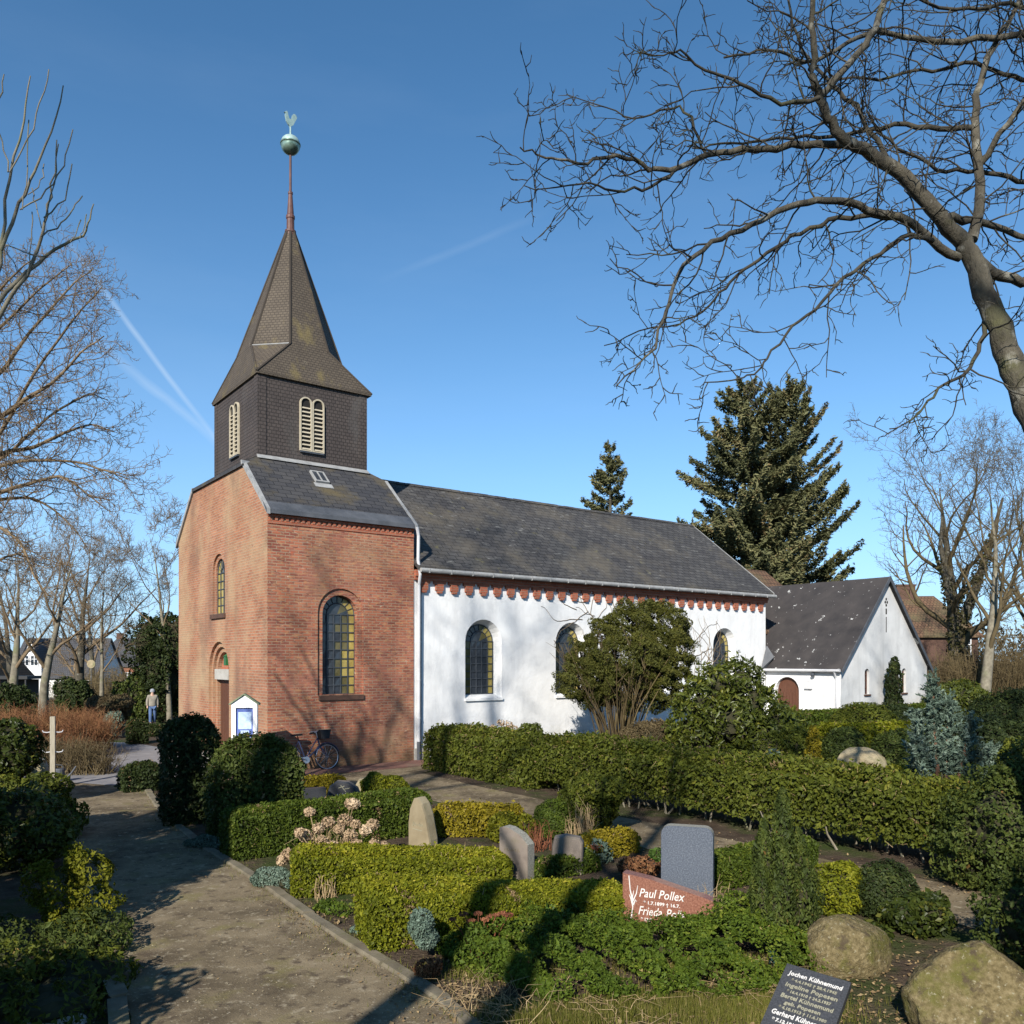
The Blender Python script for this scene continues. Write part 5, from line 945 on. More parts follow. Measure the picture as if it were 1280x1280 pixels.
# blue conifer with reddish stems
bc = empty('blue_conifer', gp(1178, 14.6)); bc.scale = (1.1, 1.1, 1.08); tag(bc, 'blue-green conifer with reddish bare stems behind the hedge on the right', 'conifer'); tb = MB(); lb = MB()
for (dx, dy, hh, r_) in ((-.15, 0, 2.3, .05), (.12, .05, 2.0, .045), (.42, 0, 1.75, .05), (.75, 0, 1.25, .045), (-.42, 0, 1.35, .035), (0.0, .2, 2.0, .04), (.95, .1, .8, .035), (-.3, .2, 1.8, .04)):
    tb.tube([(-.02, 0, 0), (dx * .45, dy * .5, hh * .3), (dx * .8, dy, hh * .62), (dx, dy, hh)], [r_, r_ * .8, r_ * .5, .012], 6, 0)
    for k in range(120):
        f = rng.uniform(.42, 1.02); p = np.array((dx * (.55 + .45 * f), dy * f, hh * f)); dv = nrm(rnv(1)[0] * np.array((1, 1, .3)) + np.array((.25 * np.sign(dx), 0, .55))); l = rng.uniform(.12, .34) * (1.25 - .5 * f)
        m = 34; s = rng.random(m); Q = p + dv * (l * s)[:, None] + rnv(m) * .022 * (1.2 - s[:, None]); leaves(lb, Q, rnv(m), .062, .28, .6, 0, np.repeat(dv[None], m, 0), .45, rb=.4 + .25 * rng.normal())
tb.build('stems', M['bark_red'], bc); lb.build('foliage', M['blue'], bc)
# foreground cypress with several spires
def spires(name, at, sp, leaf, mat, label, per=900, stem='twig_dry', cat='conifer', width=1.0):
    t = empty(name, at); tag(t, label, cat); tb = MB(); lb = MB()
    for (dx, dy, z0, z1, r_) in sp:
        tb.tube([(dx * .25, dy * .25, 0), (dx * .8, dy * .8, (z0 + z1) * .35), (dx, dy, z1 * .9)], [.022, .016, .006], 5, 0)
        n = int(per * (z1 - z0) * r_ / .12); f = rng.random(n) ** .85; z = z0 + (z1 - z0) * f; rr = r_ * np.minimum(1, f * 4 + .35) * (1 - f ** 2.2) ** .75 + .012; a = rng.uniform(0, 6.283, n); q = np.sqrt(rng.uniform(.35, 1, n))
        lm = 1 + .18 * np.sin(z * 17 + dx * 40) * np.sin(a * 2 + z * 5); k = .45 + .55 * np.minimum(1, z / max(.3, z1 * .5)); U = np.stack([np.cos(a), np.sin(a), np.zeros(n)], 1)
        P = np.stack([dx * k, dy * k, z], 1) + U * (rr * q * lm)[:, None] * width
        leaves(lb, P, U, leaf, .42, .6, 0, np.repeat(UP[None], n, 0) + .5 * U, .4, rb=.42 + .22 * np.sin(z * 11 + a * 2))
        lb.tube([(dx * .5, dy * .5, z0 + .06), (dx * .9, dy * .9, (z0 + z1) * .5), (dx, dy, z1 * .88)], [r_ * .45, r_ * .55, .02], 7, 1)
    tb.build('stems', M[stem], t); lb.build('foliage', [M[mat], M['core']], t); return t
spires('column_cypress', G(978, 1188), [(0, 0, .25, 1.62, .17), (-.17, .05, .2, 1.30, .15), (.16, .0, .22, 1.22, .15), (-.24, -.1, .12, .95, .13), (.27, -.05, .2, .85, .13), (.07, .18, .2, 1.45, .14), (-.05, -.16, .18, 1.15, .13), (.17, -.17, .24, .95, .11), (-.14, .2, .2, 1.2, .13), (-.12, -.2, .1, .78, .11)], .042, 'thuja', 'dark green multi-stemmed cypress left of the brown boulder', per=1700)
# right foreground evergreens
sh('thuja_shrub', G(1258, 1118), [(0, 0, .75, .62, .6, .85), (.45, -.1, 1.0, .6, .6, .95), (-.2, .3, .5, .5, .5, .6), (.55, .2, 1.35, .5, .5, .6), (.15, -.35, .5, .45, .4, .5)], .05, M['thuja'], 'large loose green thuja at the right edge of the foreground', dens=1.9, rough=.18, shell=.24)
sh('thuja_shrub', G(1290, 1215), [(0, 0, .45, .45, .4, .5), (.3, .1, .7, .4, .4, .5)], .045, M['thuja'], 'low thuja branches above the large boulder at the right edge', dens=1.9, rough=.2, shell=.26)
sh('clipped_bush', G(1046, 1142), [(0, 0, .25, .34, .3, .34), (.12, .1, .32, .26, .26, .26)], .035, M['box'], 'yellow-green box bush right of the cypress', dens=2.2)
sh('clipped_ball', G(1108, 1146), [(0, 0, .27, .36, .36, .37)], .035, M['yew'], 'dark clipped ball right of the yellow-green box bush', dens=2.2, jit=.5, rough=.05)
sh('dark_shrub', G(1150, 1168), lobeset(.42, .35, .42, 5), .06, M['ivy'], 'low dark broad-leaved shrub in the shade behind the boulders', dens=1.4, aspect=.6)
sh('dark_shrub', G(1085, 1182), lobeset(.30, .25, .22, 4), .05, M['ivy'], 'creeping dark shrub between the two boulders', dens=1.4, aspect=.6)
sh('pale_shrub', G(1012, 1186), lobeset(.13, .12, .2, 4), .032, M['granite_rough'] if False else M['hydrangea'], 'tuft of pale grey leaves at the foot of the cypress', dens=1.6)
# ground cover on the front graves
sh('ground_cover', G(800, 1196), [(x, y, .10, .42, .34, h) for x, y, h in ((-1.25, -.35, .22), (-.75, -.25, .27), (-.2, -.2, .28), (.35, -.15, .30), (.85, .0, .32), (1.2, .12, .36), (-.95, .2, .26), (-.4, .2, .24), (.2, .1, .22), (.75, .15, .26), (1.2, .45, .36), (-1.5, -.05, .22), (1.35, -.2, .22), (-1.0, -.62, .2), (-.5, -.55, .22), (0, -.5, .22), (.5, -.48, .22), (1.0, -.40, .24), (-.7, -.8, .14), (-.1, -.75, .15), (.6, -.75, .14))], .034, M['cover'], 'dense green ground cover on the grave before the red granite stone', 'ground cover', dens=2.8, rough=.25, jit=.9, shell=.24, zmin=.01, core=None)['kind'] = 'stuff'
def tuft(name, at, n, h, spread, mat, label, w=.004, cat='plant', lean=.5, base_=.10):
    b = MB(); g0 = rng.normal(0, .35, 3)
    for k in range(n):
        a = rng.uniform(0, 6.283); a2 = a + rng.normal(0, .9); p = np.array((rng.normal(0, base_), rng.normal(0, base_), 0)); hh = h * rng.beta(2, 1.6) * 1.25; l = spread * rng.beta(1.3, 1.6)
        q = p + np.array((math.cos(a), math.sin(a), 0)) * l * .45 + UP * hh * rng.uniform(.55, .9); t_ = q + np.array((math.cos(a2), math.sin(a2), 0)) * l * .6 + UP * hh * rng.uniform(-.25, .35); t_[2] = max(t_[2], .01)
        b.tube([p, (p + q) / 2 + rnv(1)[0] * .02 + UP * .02, q, t_], [w * 1.2, w, w * .8, w * .35], 3, 0, rnd=np.clip(rng.beta(2, 2), 0, 1))
    o = b.build(name, M[mat]); o.location = at; return tag(o, label, cat)
tuft('dry_grass', G(868, 1150) + np.array((.12, -.12, 0)), 170, .40, .34, 'twig_dry', 'tuft of dry straw grass before the red granite headstone', .004)
tuft('dry_plant', G(612, 1262), 70, .24, .62, 'twig_dry', 'spiky dry grey-brown stems in the bare soil beside the path kerb', .003, base_=.2)
tuft('dry_grass', G(760, 1268), 60, .11, .7, 'twig_dry', 'flattened straw at the lower edge of the ground cover', .0028, base_=.28)
tuft('dry_grass', G(935, 1236), 70, .14, .6, 'twig_dry', 'straw tangle left of the dark inscribed slab', .0028, base_=.22)
tuft('dry_grass', G(598, 1102), 110, .36, .30, 'twig_dry', 'pale dry grass in the hollow between the two yellow-green box hedges', .005)
tuft('dry_plant', G(672, 1062), 70, .42, .28, 'sedum', 'reddish dry stems behind the slanted brown headstone', .005)
tuft('dry_shrub', G(728, 1052), 130, .62, .34, 'twig_dry', 'pale leafless twiggy shrub beside the side path', .0045)
tuft('dry_plant', G(405, 1120), 60, .30, .22, 'twig_dry', 'brown twigs under the end of the box hedge by the kerb', .006)
# sedum with dry red heads
def heads(name, at, spots, stem, petal, hr, label, sm='twig_dry', pm='hydrangea', n=260, leaf=.022, flat=.5):
    t = empty(name, at); tag(t, label, 'plant'); b = MB(); lb = MB()
    for (x, y, z) in spots:
        p = np.array((x * .35 + rng.normal() * .03, y * .35 + rng.normal() * .03, 0)); q = np.array((x, y, z)); b.tube([p, p * .45 + q * .55 + np.array((0, 0, z * .1)), q], [stem * 1.3, stem, stem * .8], 4, 0, rnd=rng.random())
        U = nrm(rnv(n)); P = q + U * hr * rng.uniform(.8, 1.15) * np.array((1, 1, flat)) * rng.uniform(.75, 1.05, (n, 1)); leaves(lb, P, U, leaf, .8, .7, 0, rb=.5 + .2 * rng.normal())
    b.build('stems', M[sm], t); lb.build('flower_heads', M[pm], t); return t
heads('dry_sedum', G(600, 1196), [(x, y, .36 + .06 * rng.random()) for x, y in ((-.26, -.1), (-.16, .02), (-.02, .06), (.1, .1), (.16, .02), (.22, .12), (.05, -.04), (-.08, -.08), (.28, .05))], .006, .02, .045, 'dry sedum with flat rust-red heads before the broad box hedge', 'sedum', 'sedum', 110, .018, .35)
hy = [(-.62, -.35, .42), (-.5, -.1, .68), (-.42, .25, .92), (-.22, .0, .72), (-.1, .2, .78), (.28, .4, 1.02), (.1, .1, .70), (.3, .0, .62), (.5, .2, .66), (.66, .1, .48), (.6, .35, .72), (-.3, -.3, .5), (.05, -.2, .5), (.42, -.1, .5), (.8, .25, .42), (-.75, -.2, .3), (.15, .3, .8), (-.45, .1, .6), (.2, .55, 1.0), (.7, .0, .36), (-.15, -.1, .56), (.35, .2, .75)]
heads('dry_hydrangea', G(415, 1098), [(x * .82, y * .8, z * .92) for x, y, z in hy], .007, .03, .088, 'dry hydrangea with beige flower heads between the box hedges', n=300, leaf=.03, flat=.85)
tuft('dry_plant', G(412, 1096), 160, .62, .55, 'twig_dry', 'bare beige stems of the dry hydrangea', .0055)
heads('dry_hydrangea', gp(640, 22.6), [(x, y, z) for x, y, z in ((-.5, 0, 1.05), (-.3, .1, 1.2), (-.1, 0, 1.15), (-.4, .2, .95), (.05, .1, 1.02), (-.2, -.1, .98), (-.55, .1, .9), (.2, 0, .95))], .01, .03, .12, 'dry pinkish hydrangea heads behind the long hedge', n=90, leaf=.05, flat=.8)
sh('rhododendron', gp(664, 22.4), lobeset(.36, .3, 1.22, 4), .09, M['rhodo'], 'small green shrub behind the long hedge before the nave', dens=1.8, aspect=.4)
sh('blue_shrub', G(527, 1202), [(0, 0, .36, .13, .12, .15), (.05, .02, .22, .11, .1, .12)], .028, M['blue'], 'little blue-green conifer before the broad box hedge', dens=2.2)
sh('brown_shrub', G(532, 1224), lobeset(.13, .1, .2, 3), .03, M['twig_red'], 'withered russet plant at the foot of the little blue conifer', dens=1.4, core=None)
sh('blue_juniper', G(338, 1108), [(0, 0, .10, .26, .14, .15), (.22, -.1, .09, .18, .12, .13)], .028, M['blue'], 'low blue juniper at the corner of the box hedge by the kerb', dens=2.0)
sh('blue_juniper', G(258, 1058), [(0, 0, .06, .35, .2, .10), (.3, -.1, .05, .25, .15, .08)], .03, M['blue'], 'creeping grey-green juniper below the thuja block', dens=2.0)
sh('herb_plant', G(432, 1142), [(0, 0, .04, .3, .16, .10), (.3, -.1, .03, .2, .15, .08), (-.2, .1, .03, .2, .1, .1)], .04, M['cover'], 'low green weeds between kerb and yellow-green hedge', dens=1.3, core=None)
sh('herb_plant', G(692, 1158), [(0, 0, .16, .32, .26, .18), (.2, .1, .2, .2, .2, .16)], .085, M['herb'], 'broad-leaved green plant in the shadow before the broad box hedge', dens=1.4, aspect=.42, core=None, shell=.35)
sh('weeds', G(470, 1166), [(0, 0, .03, .3, .1, .07)], .035, M['blue'], 'grey-green weeds beside the kerb', 'plant', dens=1.2, core=None)
# loose leaves and litter
def litter(name, pts, n, leaf, mat, label):
    b = MB(); P = np.vstack([np.asarray(p) + rng.normal(0, s, (int(n * w_), 3)) * np.array((1, 1, 0)) for p, s, w_ in pts]); P[:, 2] = gz(P[:, 0], P[:, 1]) + .012 + .02 * rng.random(len(P)); leaves(b, P, np.repeat(UP[None], len(P), 0), leaf, .6, .35, 0); return tag(b.build(name, M[mat]), label, 'litter', kind='stuff')
litter('leaf_litter', [(G(640, 1255), .5, .7), (G(880, 1255), .7, 1), (G(590, 1225), .3, .5), (G(410, 1138), .3, .4), (G(1060, 1265), .6, 1), (G(900, 1075), 1.0, .5), (G(560, 1110), .4, .3), (G(1100, 1110), .6, .6), (G(1120, 1210), .5, .6)], 900, .035, 'dryleaf', 'scattered dry leaves on the soil between the graves')
litter('leaf_litter', [(np.array((-2.6, 8.0, 0)), 1.2, .25), (np.array((-4.3, 11.5, 0)), 1.2, .25), (kerb_line[2] + np.array((-.1, 0, 0)), .22, .2), (kerb_line[3] + np.array((-.12, 0, 0)), .25, .2), (kerb_line[4], .3, .25), (G(800, 1045), 1.0, .3)], 420, .022, 'dryleaf', 'scattered bits of dry leaf on the gravel path')
def blades(name, areas, h, mat, label, lean=.45):
    b = MB()
    for c, sx, sy, n in areas:
        P = np.asarray(c) + np.column_stack([rng.normal(0, sx, n), rng.normal(0, sy, n), np.zeros(n)]); P[:, 2] = gz(P[:, 0], P[:, 1]); a = rng.uniform(0, 6.283, n); t = np.stack([np.cos(a), np.sin(a), np.zeros(n)], 1); s = np.cross(t, UP); hh = (h * rng.uniform(.4, 1.2, n))[:, None]
        w_ = .0035; V = np.stack([P - s * w_, P + s * w_, P + UP * hh + t * hh * lean * rng.random((n, 1))], 1); b.add(V.reshape(-1, 3), np.arange(3 * n).reshape(n, 3), 0, rng.beta(2, 2, n))
    return tag(b.build(name, M[mat]), label, 'grass', kind='stuff')
blades('grass', [(G(870, 1262), .55, .18, 9000), (G(700, 1275), .3, .12, 3000), (G(960, 1262), .3, .2, 4000), (G(620, 1215), .3, .15, 2500), (G(880, 1210), .5, .2, 4000)], .075, 'grassblade', 'short green grass at the bottom of the picture between the graves')

kp = np.array([np.asarray(q, float) for q in kerb_line[2:]])
blades('grass', [(kp[k] + (kp[k + 1] - kp[k]) * f + np.array((x, 0, 0)), .10, .16, n_) for k in range(len(kp) - 1) for f, x, n_ in ((.1, .10, 60), (.3, -.10, 40), (.5, .12, 90), (.75, .1, 50), (.85, -.1, 50))], .055, 'grassblade', 'short grass and moss tufts growing along the path kerb')
rowsP = [(np.array((-1.9 - .5 * (y - 7), y, 0)) if y < 14 else G(140, 990), .75, .12) for y in (6.6, 7.4, 8.4, 9.6, 11, 12.6)]
litter('path_pebbles', rowsP, 1800, .013, 'stone_sand', 'loose pale grit on the gravel path')
litter('path_pebbles', [(np.array((x, y, 0)), .8, .3) for x, y in ((-1.9, 20.5), (-.4, 18), (1.2, 15.6), (2.9, 13.2))], 700, .02, 'stone_sand', 'loose pale grit on the side path before the long hedge')

# ------------------------------------------------------------------ left side
sh('golden_conifer', G(92, 1158), [(-.15, 0, .35, .28, .25, .30), (.15, .05, .52, .25, .22, .30), (.3, 0, .30, .22, .2, .22), (0, .1, .66, .22, .2, .22), (-.35, .1, .5, .25, .2, .2), (.28, -.1, .62, .16, .14, .16), (.12, -.25, .14, .25, .2, .16)], .04, M['gold'], 'yellow-green false cypress at the left edge of the path', 'conifer', dens=2.8, rough=.35, shell=.42, core=None)
sh('evergreen_shrub', G(20, 1085), lobeset(1.0, .7, 1.15, 7, .5), .07, M['rhodo'], 'dense dark leafy shrub at the left edge by the path', dens=1.7, aspect=.5, shell=.22)
sh('evergreen_shrub', G(38, 1045), lobeset(.85, .8, 1.0, 6, .5), .07, M['hedge'], 'mixed shrub with brown leaves left of the path by the wooden post', dens=1.6, aspect=.5, shell=.25)
sh('evergreen_shrub', G(-20, 1010), lobeset(1.1, .8, 1.75, 6, .5), .09, M['ivy'], 'taller dark leafy shrub at the left edge', dens=1.6, aspect=.6, shell=.2)
sh('blue_juniper', G(60, 1195), [(0, 0, .12, .55, .3, .16), (-.5, .1, .16, .4, .3, .2), (.2, .45, .14, .4, .3, .18)], .05, M['thuja'], 'spreading green juniper in the shade at lower left', dens=1.4, aspect=.35, core=None, shell=.35)
sh('ground_cover', G(40, 1250), [(x, y, .08, .42, .34, h) for x, y, h in ((-.6, -.2, .3), (-.1, -.2, .25), (.3, -.1, .2), (-.4, .3, .3), (.15, .25, .25), (.35, .35, .2), (-.9, .2, .4), (.38, -.35, .16))], .06, M['hedge'], 'dark leafy ground cover at the lower left corner', 'ground cover', dens=1.5, rough=.25, aspect=.4, shell=.3)['kind'] = 'stuff'
sh('thuja_shrub', G(108, 1204), [(0, 0, .14, .22, .25, .15), (.12, -.35, .1, .16, .25, .12), (.1, .3, .12, .2, .2, .14)], .045, M['thuja'], 'low thuja sprays leaning over the left kerb', dens=1.4, shell=.35, core=None)
sh('added_shade_yew', (-4.75, 4.4, 0), lobeset(1.15, 1.1, 2.1, 6), .10, M['yew'], 'unseen yew added left of the viewer to shade the lower left corner', dens=1.2)  # out of frame, added only to darken the lower left corner
sh('added_shade_holly', (-6.55, 7.6, 0), lobeset(1.25, 1.1, 4.6, 8), .12, M['ivy'], 'unseen holly added beyond the left edge to shade the path', 'tree', dens=1.2)  # out of frame, added for the shadow it throws on the path
sh('added_shade_yew', (5.0, 5.2, 0), lobeset(1.1, 1.1, 3.2, 7), .10, M['yew'], 'unseen yew added right of the viewer to shade the right foreground', dens=1.2)  # out of frame, added to put the right foreground in shade
# russet leafless hedge and thicket behind the post
def thicket(name, at, rx, ry, h, n, mat, label, w=.010, group=None):
    b = MB()
    for k in range(n):
        x, y = rng.uniform(-rx, rx), rng.uniform(-ry, ry); hh = h * rng.uniform(.6, 1.08) * (1 - .25 * (abs(x) / rx) ** 3); p = np.array((x, y, 0.0)); q = p + np.array((rng.normal(0, .10 + .13 * hh), rng.normal(0, .10 + .13 * hh), hh * rng.uniform(.75, 1))); mid = (p + q) / 2 + rnv(1)[0] * .06; r_ = rng.beta(2, 2)
        b.tube([p, mid, q], [w, w * .7, w * .3], 3, 0, rnd=r_)
        for j in range(6): s = p + (q - p) * rng.uniform(.25, .98); b.tube([s, s + np.array((rng.normal(0, .08 + .09 * hh), rng.normal(0, .08 + .09 * hh), rng.uniform(.02, .15 + .12 * hh)))], [w * .5, w * .25], 3, 0, rnd=r_)
    o = b.build(name, M[mat]); o.location = at; return tag(o, label, 'hedge', group)
thicket('leafless_hedge', gp(30, 25), 2.1, .8, 1.55, 1500, 'twig_red', 'russet leafless hedge behind the wooden post at the left edge')
thicket('leafless_hedge', gp(100, 27), .85, .7, 1.35, 520, 'twig_red', 'pinkish-brown leafless shrub right of the wooden post')
thicket('leafless_hedge', gp(85, 21.3), 1.1, .35, .95, 420, 'wood_far', 'thin olive leafless shrub at the side of the grey road')
sh('evergreen_shrub', gp(92, 40), lobeset(.95, .9, 2.3, 6), .14, M['yew'], 'round dark evergreen before the white house', dens=1.6)
sh('evergreen_shrub', gp(10, 38), lobeset(.95, .9, 1.95, 6), .14, M['yew'], 'low dark evergreen at the left edge before the houses', dens=1.6)
sh('box_ball', gp(42, 60), [(0, 0, .9, .5, .5, 1.0)], .12, M['yew'], 'small dark egg-shaped bush before the white house door', dens=1.6)
sh('evergreen_tree', gp(207, 47), lobeset(1.8, 1.5, 6.2, 9, .5), .16, M['yew'], 'dark evergreen close against the left edge of the tower', 'tree', dens=1.5, rough=.2)
sh('evergreen_shrub', gp(176, 47), lobeset(1.5, 1.2, 3.0, 6), .15, M['thuja'], 'green conifer bush behind the walking person', dens=1.6)
sh('grey_shrub', gp(140, 31), lobeset(.45, .4, 1.0, 4), .08, M['blue'], 'small grey-green shrub on the lawn left of the hedge cubes', dens=1.6)
sh('brown_shrub', gp(135, 37), lobeset(1.0, .8, 1.5, 5), .1, M['wood_far'], 'brown shrub beneath the slender bare tree', dens=1.5, aspect=.3)
thicket('thicket', gp(150, 60), 4.0, 2.0, 3.9, 1300, 'wood_far', 'olive-brown thicket behind the lawn left of the tower', .022)
thicket('thicket', gp(168, 52), 1.6, 1.0, 1.9, 420, 'twig_red', 'reddish-brown bushes behind the walking person', .016)
# brown wooded edge on the right, and far belts of trees that read as one mass
thicket('thicket', gp(1168, 46), 1.3, 1.5, 3.2, 420, 'wood_far', 'yellow-brown thicket right of the chapel gable', .014)
thicket('thicket', gp(1258, 44), 3.4, 2.0, 3.8, 1700, 'wood_far', 'brown thicket around the pale-trunked tree', .018)
def belt(name, x0, x1, Y, h, mat, label, n, leaf):
    b = MB(); x = rng.uniform(x0, x1, n); z = rng.random(n) ** .8; top = h * (.75 + .25 * np.sin(x * .35) * np.sin(x * .13 + 1) + .12 * np.sin(x * 1.3)); y = Y + rng.normal(0, 2.5, n); P = np.column_stack([x, y, gz(x, y) - .3 + z * top]); leaves(b, P, rnv(n), leaf, .35, 1, 0, np.repeat(UP[None], n, 0), .7); return tag(b.build(name, M[mat]), label, 'wood', kind='stuff')
belt('far_wood', -150, -45, 165, 7.5, 'wood_far', 'far brown belt of leafless trees behind the houses on the left', 26000, .7)
belt('far_wood', 30, 130, 110, 9.0, 'wood_far', 'far brown belt of leafless trees behind the chapel', 26000, .6)
belt('far_wood', -45, 30, 150, 7.0, 'wood_far', 'far belt of trees hidden behind the church', 6000, .7)
hedge('yew_hedge', gp(1150, 37.5), (1, -.25, 0), 9.0, 1.0, 1.15, .12, M['yew'], 'dark hedge under the trees right of the chapel', 1.7, .06)

# ------------------------------------------------------------------ headstones
def text(s, size, f, parent, mat, name='inscription', shear=0.0, ext=0.003, off=0.002, align='LEFT', bold=0.0, width=None):
    """f: (origin, right, up, normal) of the face"""
    cu = bpy.data.curves.new(name, 'FONT'); cu.body = s; cu.size = size; cu.shear = shear; cu.extrude = ext; cu.align_x = align; cu.resolution_u = 2; cu.offset = bold
    tmp = bpy.data.objects.new(name, cu); C.objects.link(tmp); dg = bpy.context.evaluated_depsgraph_get(); dg.update(); me = bpy.data.meshes.new_from_object(tmp.evaluated_get(dg)); bpy.data.objects.remove(tmp); bpy.data.curves.remove(cu)
    o_, r_, u_, n_ = [Vector(q) for q in f]; xs = [v.co.x for v in me.vertices]; k = 1.0
    if width and xs: k = width / (max(xs) - min(xs))
    for v in me.vertices: v.co = o_ + r_ * (v.co.x * k) + u_ * v.co.y + n_ * (v.co.z + off)
    me.materials.clear(); me.materials.append(mat); o = bpy.data.objects.new(name, me); C.objects.link(o); o.parent = parent; return o
def scribble(f, w_, h, parent, mat, n=5, r_=.004, seed=1):
    g = np.random.default_rng(seed); b = MB(); o_, rr, u_, n_ = [np.asarray(q, float) for q in f]
    for k in range(n):
        x = w_ * (k + .1) / n; c = w_ / n
        P = [o_ + rr * (x + c * a) + u_ * (h * z) + n_ * .002 for a, z in ((0, g.uniform(0, .3)), (.25, g.uniform(.5, 1)), (.5, g.uniform(0, .4)), (.75, g.uniform(.3, .9)))]
        b.tube(P, r_, 4)
    return b.build('inscription', mat, parent)
def stone(name, at, prof, th, rz, mats, label, bev=.012, lean=0.0, sidemat=True):
    """profile in (x, z) extruded by th along +y; front faces -y; slot 0 front/back, slot 1 the sides"""
    t = empty(name, at, rz); tag(t, label, 'headstone'); b = MB(); pr = np.asarray(prof, float); c = pr.mean(0)
    inn = c + (pr - c) * (1 - bev / np.abs(pr - c).max() * 1.0); n = len(pr); i = np.arange(n); j = (i + 1) % n
    def L(p, y): return np.column_stack([p[:, 0], np.full(n, y) + lean * p[:, 1], p[:, 1]])
    rings = [L(inn, 0), L(pr, bev), L(pr, th - bev), L(inn, th)]
    b.poly(rings[0], 0); b.poly(rings[3][::-1], 1)
    for k in range(3): b.add(np.vstack([rings[k], rings[k + 1]]), np.stack([i, j, j + n, i + n], 1), 1 if k else 0)
    s = b.build('slab', mats, t); return t
def arcp(cx, cz, r, a0, a1, n=7): return [(cx + r * math.cos(R(a)), cz + r * math.sin(R(a))) for a in np.linspace(a0, a1, n)]
FR = TH - math.pi / 2                                       # fronts look toward the path: normal -E1
gS = 'headstones among the box hedges'
# front faces -E1: local x runs along -E2?  rotate so that local -y = -E1
RZ = math.atan2(E1[1], E1[0]) - math.pi / 2
st = stone('headstone', G(510, 1056), [(0, -.1), (.42, -.1), (.41, .1), (.33, .48), (.26, .66), (.18, .745), (.10, .735), (.03, .58), (.0, .35)], .24, RZ + .42, [M['stone_olive'], M['stone_sand']], 'tall lichened grey headstone with rounded top left of the ochre hedge', .03)
scribble(((.09, 0.0, .30), (1, 0, 0), (0, 0, 1), (0, -1, 0)), .2, .08, st, M['letter_dim'])
b = MB(); b.obox((.09, -.004, .26), (.18, 0, -.02), (0, 0, .008), (0, .006, 0)); b.build('engraved_line', M['letter_dim'], st)
st = stone('headstone', G(624, 1096), [(0, -.1), (.46, -.1), (.46, .48), (.33, .60), (.16, .67), (.06, .68), (0, .66)], .17, RZ + .30, [M['stone_brown'], M['granite_rough']], 'brown polished headstone with slanting top behind the broad box hedge', .012)
scribble(((.08, 0.0, .36), (1, 0, 0), (0, 0, 1), (0, -1, 0)), .26, .06, st, M['stone_olive'], 6, .003, 3)
st = stone('headstone', G(688, 1092), [(0, -.1), (.44, -.1), (.44, .42), (.40, .49), (.20, .52), (.05, .49), (.02, .36)], .2, RZ + .75, [M['stone_brown'], M['stone_brown']], 'short mottled brown headstone right of the slanting one', .03)
st = stone('headstone', G(826, 1134), [(0, -.1), (.60, -.1), (.60, .86), *arcp(.50, .86, .10, 0, 90, 5), *arcp(.10, .86, .10, 90, 180, 5)], .17, RZ + .62, [M['granite_blue'], M['granite_rough']], 'tall blue-grey granite headstone with rounded shoulders', .012)
st = stone('headstone', G(778, 1152), [(0, -.1), (1.0, -.1), (1.0, .33), (.90, .36), (.30, .50), (0, .54)], .17, RZ + .52, [M['granite_red'], M['granite_red']], 'wide red granite headstone with sloping top and white script', .010)
fr = lambda x, z: ((x, 0.0, z), (1, 0, 0), (0, 0, 1), (0, -1, 0))
text('Paul Pollex', .135, fr(.185, .30), st, M['letter'], shear=.28, bold=.0005, width=.50); text('* 1.7.1899 † 16.7.', .05, fr(.24, .225), st, M['letter'], bold=.001, width=.40); text('Frieda', .135, fr(.175, .105), st, M['letter'], shear=.28, bold=.0005, width=.26); text('Pollex', .135, fr(.48, .105), st, M['letter'], shear=.28, bold=.0005, width=.28); text('* 12.9.', .05, fr(.21, .04), st, M['letter'], bold=.001)
b = MB()
for pts in (((.10, -.02), (.12, .12), (.115, .22), (.13, .30)), ((.115, .2), (.09, .3), (.075, .46), (.09, .33)), ((.12, .18), (.16, .27), (.175, .36)), ((.12, .12), (.10, .2), (.08, .25)), ((.125, .14), (.15, .2), (.165, .18))): b.tube([(x, -.003, z + .06) for x, z in pts], [.009] + [.007] * (len(pts) - 2) + [.003], 5)
b.build('engraved_twig', M['letter'], st)
# dark round stone and sandstone by the tower
st = stone('headstone', G(408, 1008), [(0, -.1), (.66, -.1), (.68, .16), (.60, .36), (.42, .48), (.2, .50), (.06, .40), (0, .2)], .22, RZ + .95, [M['granite_black'], M['stone_brown']], 'dark rounded headstone with white writing beside the ochre hedge', .04)
scribble(((.2, 0.0, .17), (1, 0, 0), (0, 0, 1), (0, -1, 0)), .38, .09, st, M['letter'], 7, .010, 5)
b = MB()
for a0, a1 in (((.28, .42), (.42, .24)), ((.24, .36), (.36, .40)), ((.36, .34), (.46, .36))): b.tube([(a0[0], -.003, a0[1]), (a1[0], -.003, a1[1])], .010, 5)
b.build('engraved_branch', M['letter_dim'], st)
st = stone('headstone', G(440, 1000), [(0, -.1), (.62, -.1), (.64, .18), (.58, .40), (.36, .47), (.14, .43), (.05, .28)], .3, RZ + .9, [M['stone_sand'], M['stone_sand']], 'pale sandstone headstone near the tower corner', .05)
st = stone('headstone', gp(152, 31.5), [(0, -.1), (.5, -.1), (.5, .5), (.42, .62), (.1, .62), (0, .5)], .16, RZ + .6, [M['stone_brown'], M['stone_brown']], 'small brown headstone on the lawn beside the hedge cubes', .02)
st = stone('headstone', G(14, 1000, 0) + np.array((0, 0.6, 0)), [(0, -.1), (.36, -.1), (.37, .62), (.30, .76), (.18, .79), (.05, .74), (0, .55)], .16, RZ + .9, [M['stone_sand'], M['granite_rough']], 'pale grey headstone among the leaves left of the wooden post', .03)
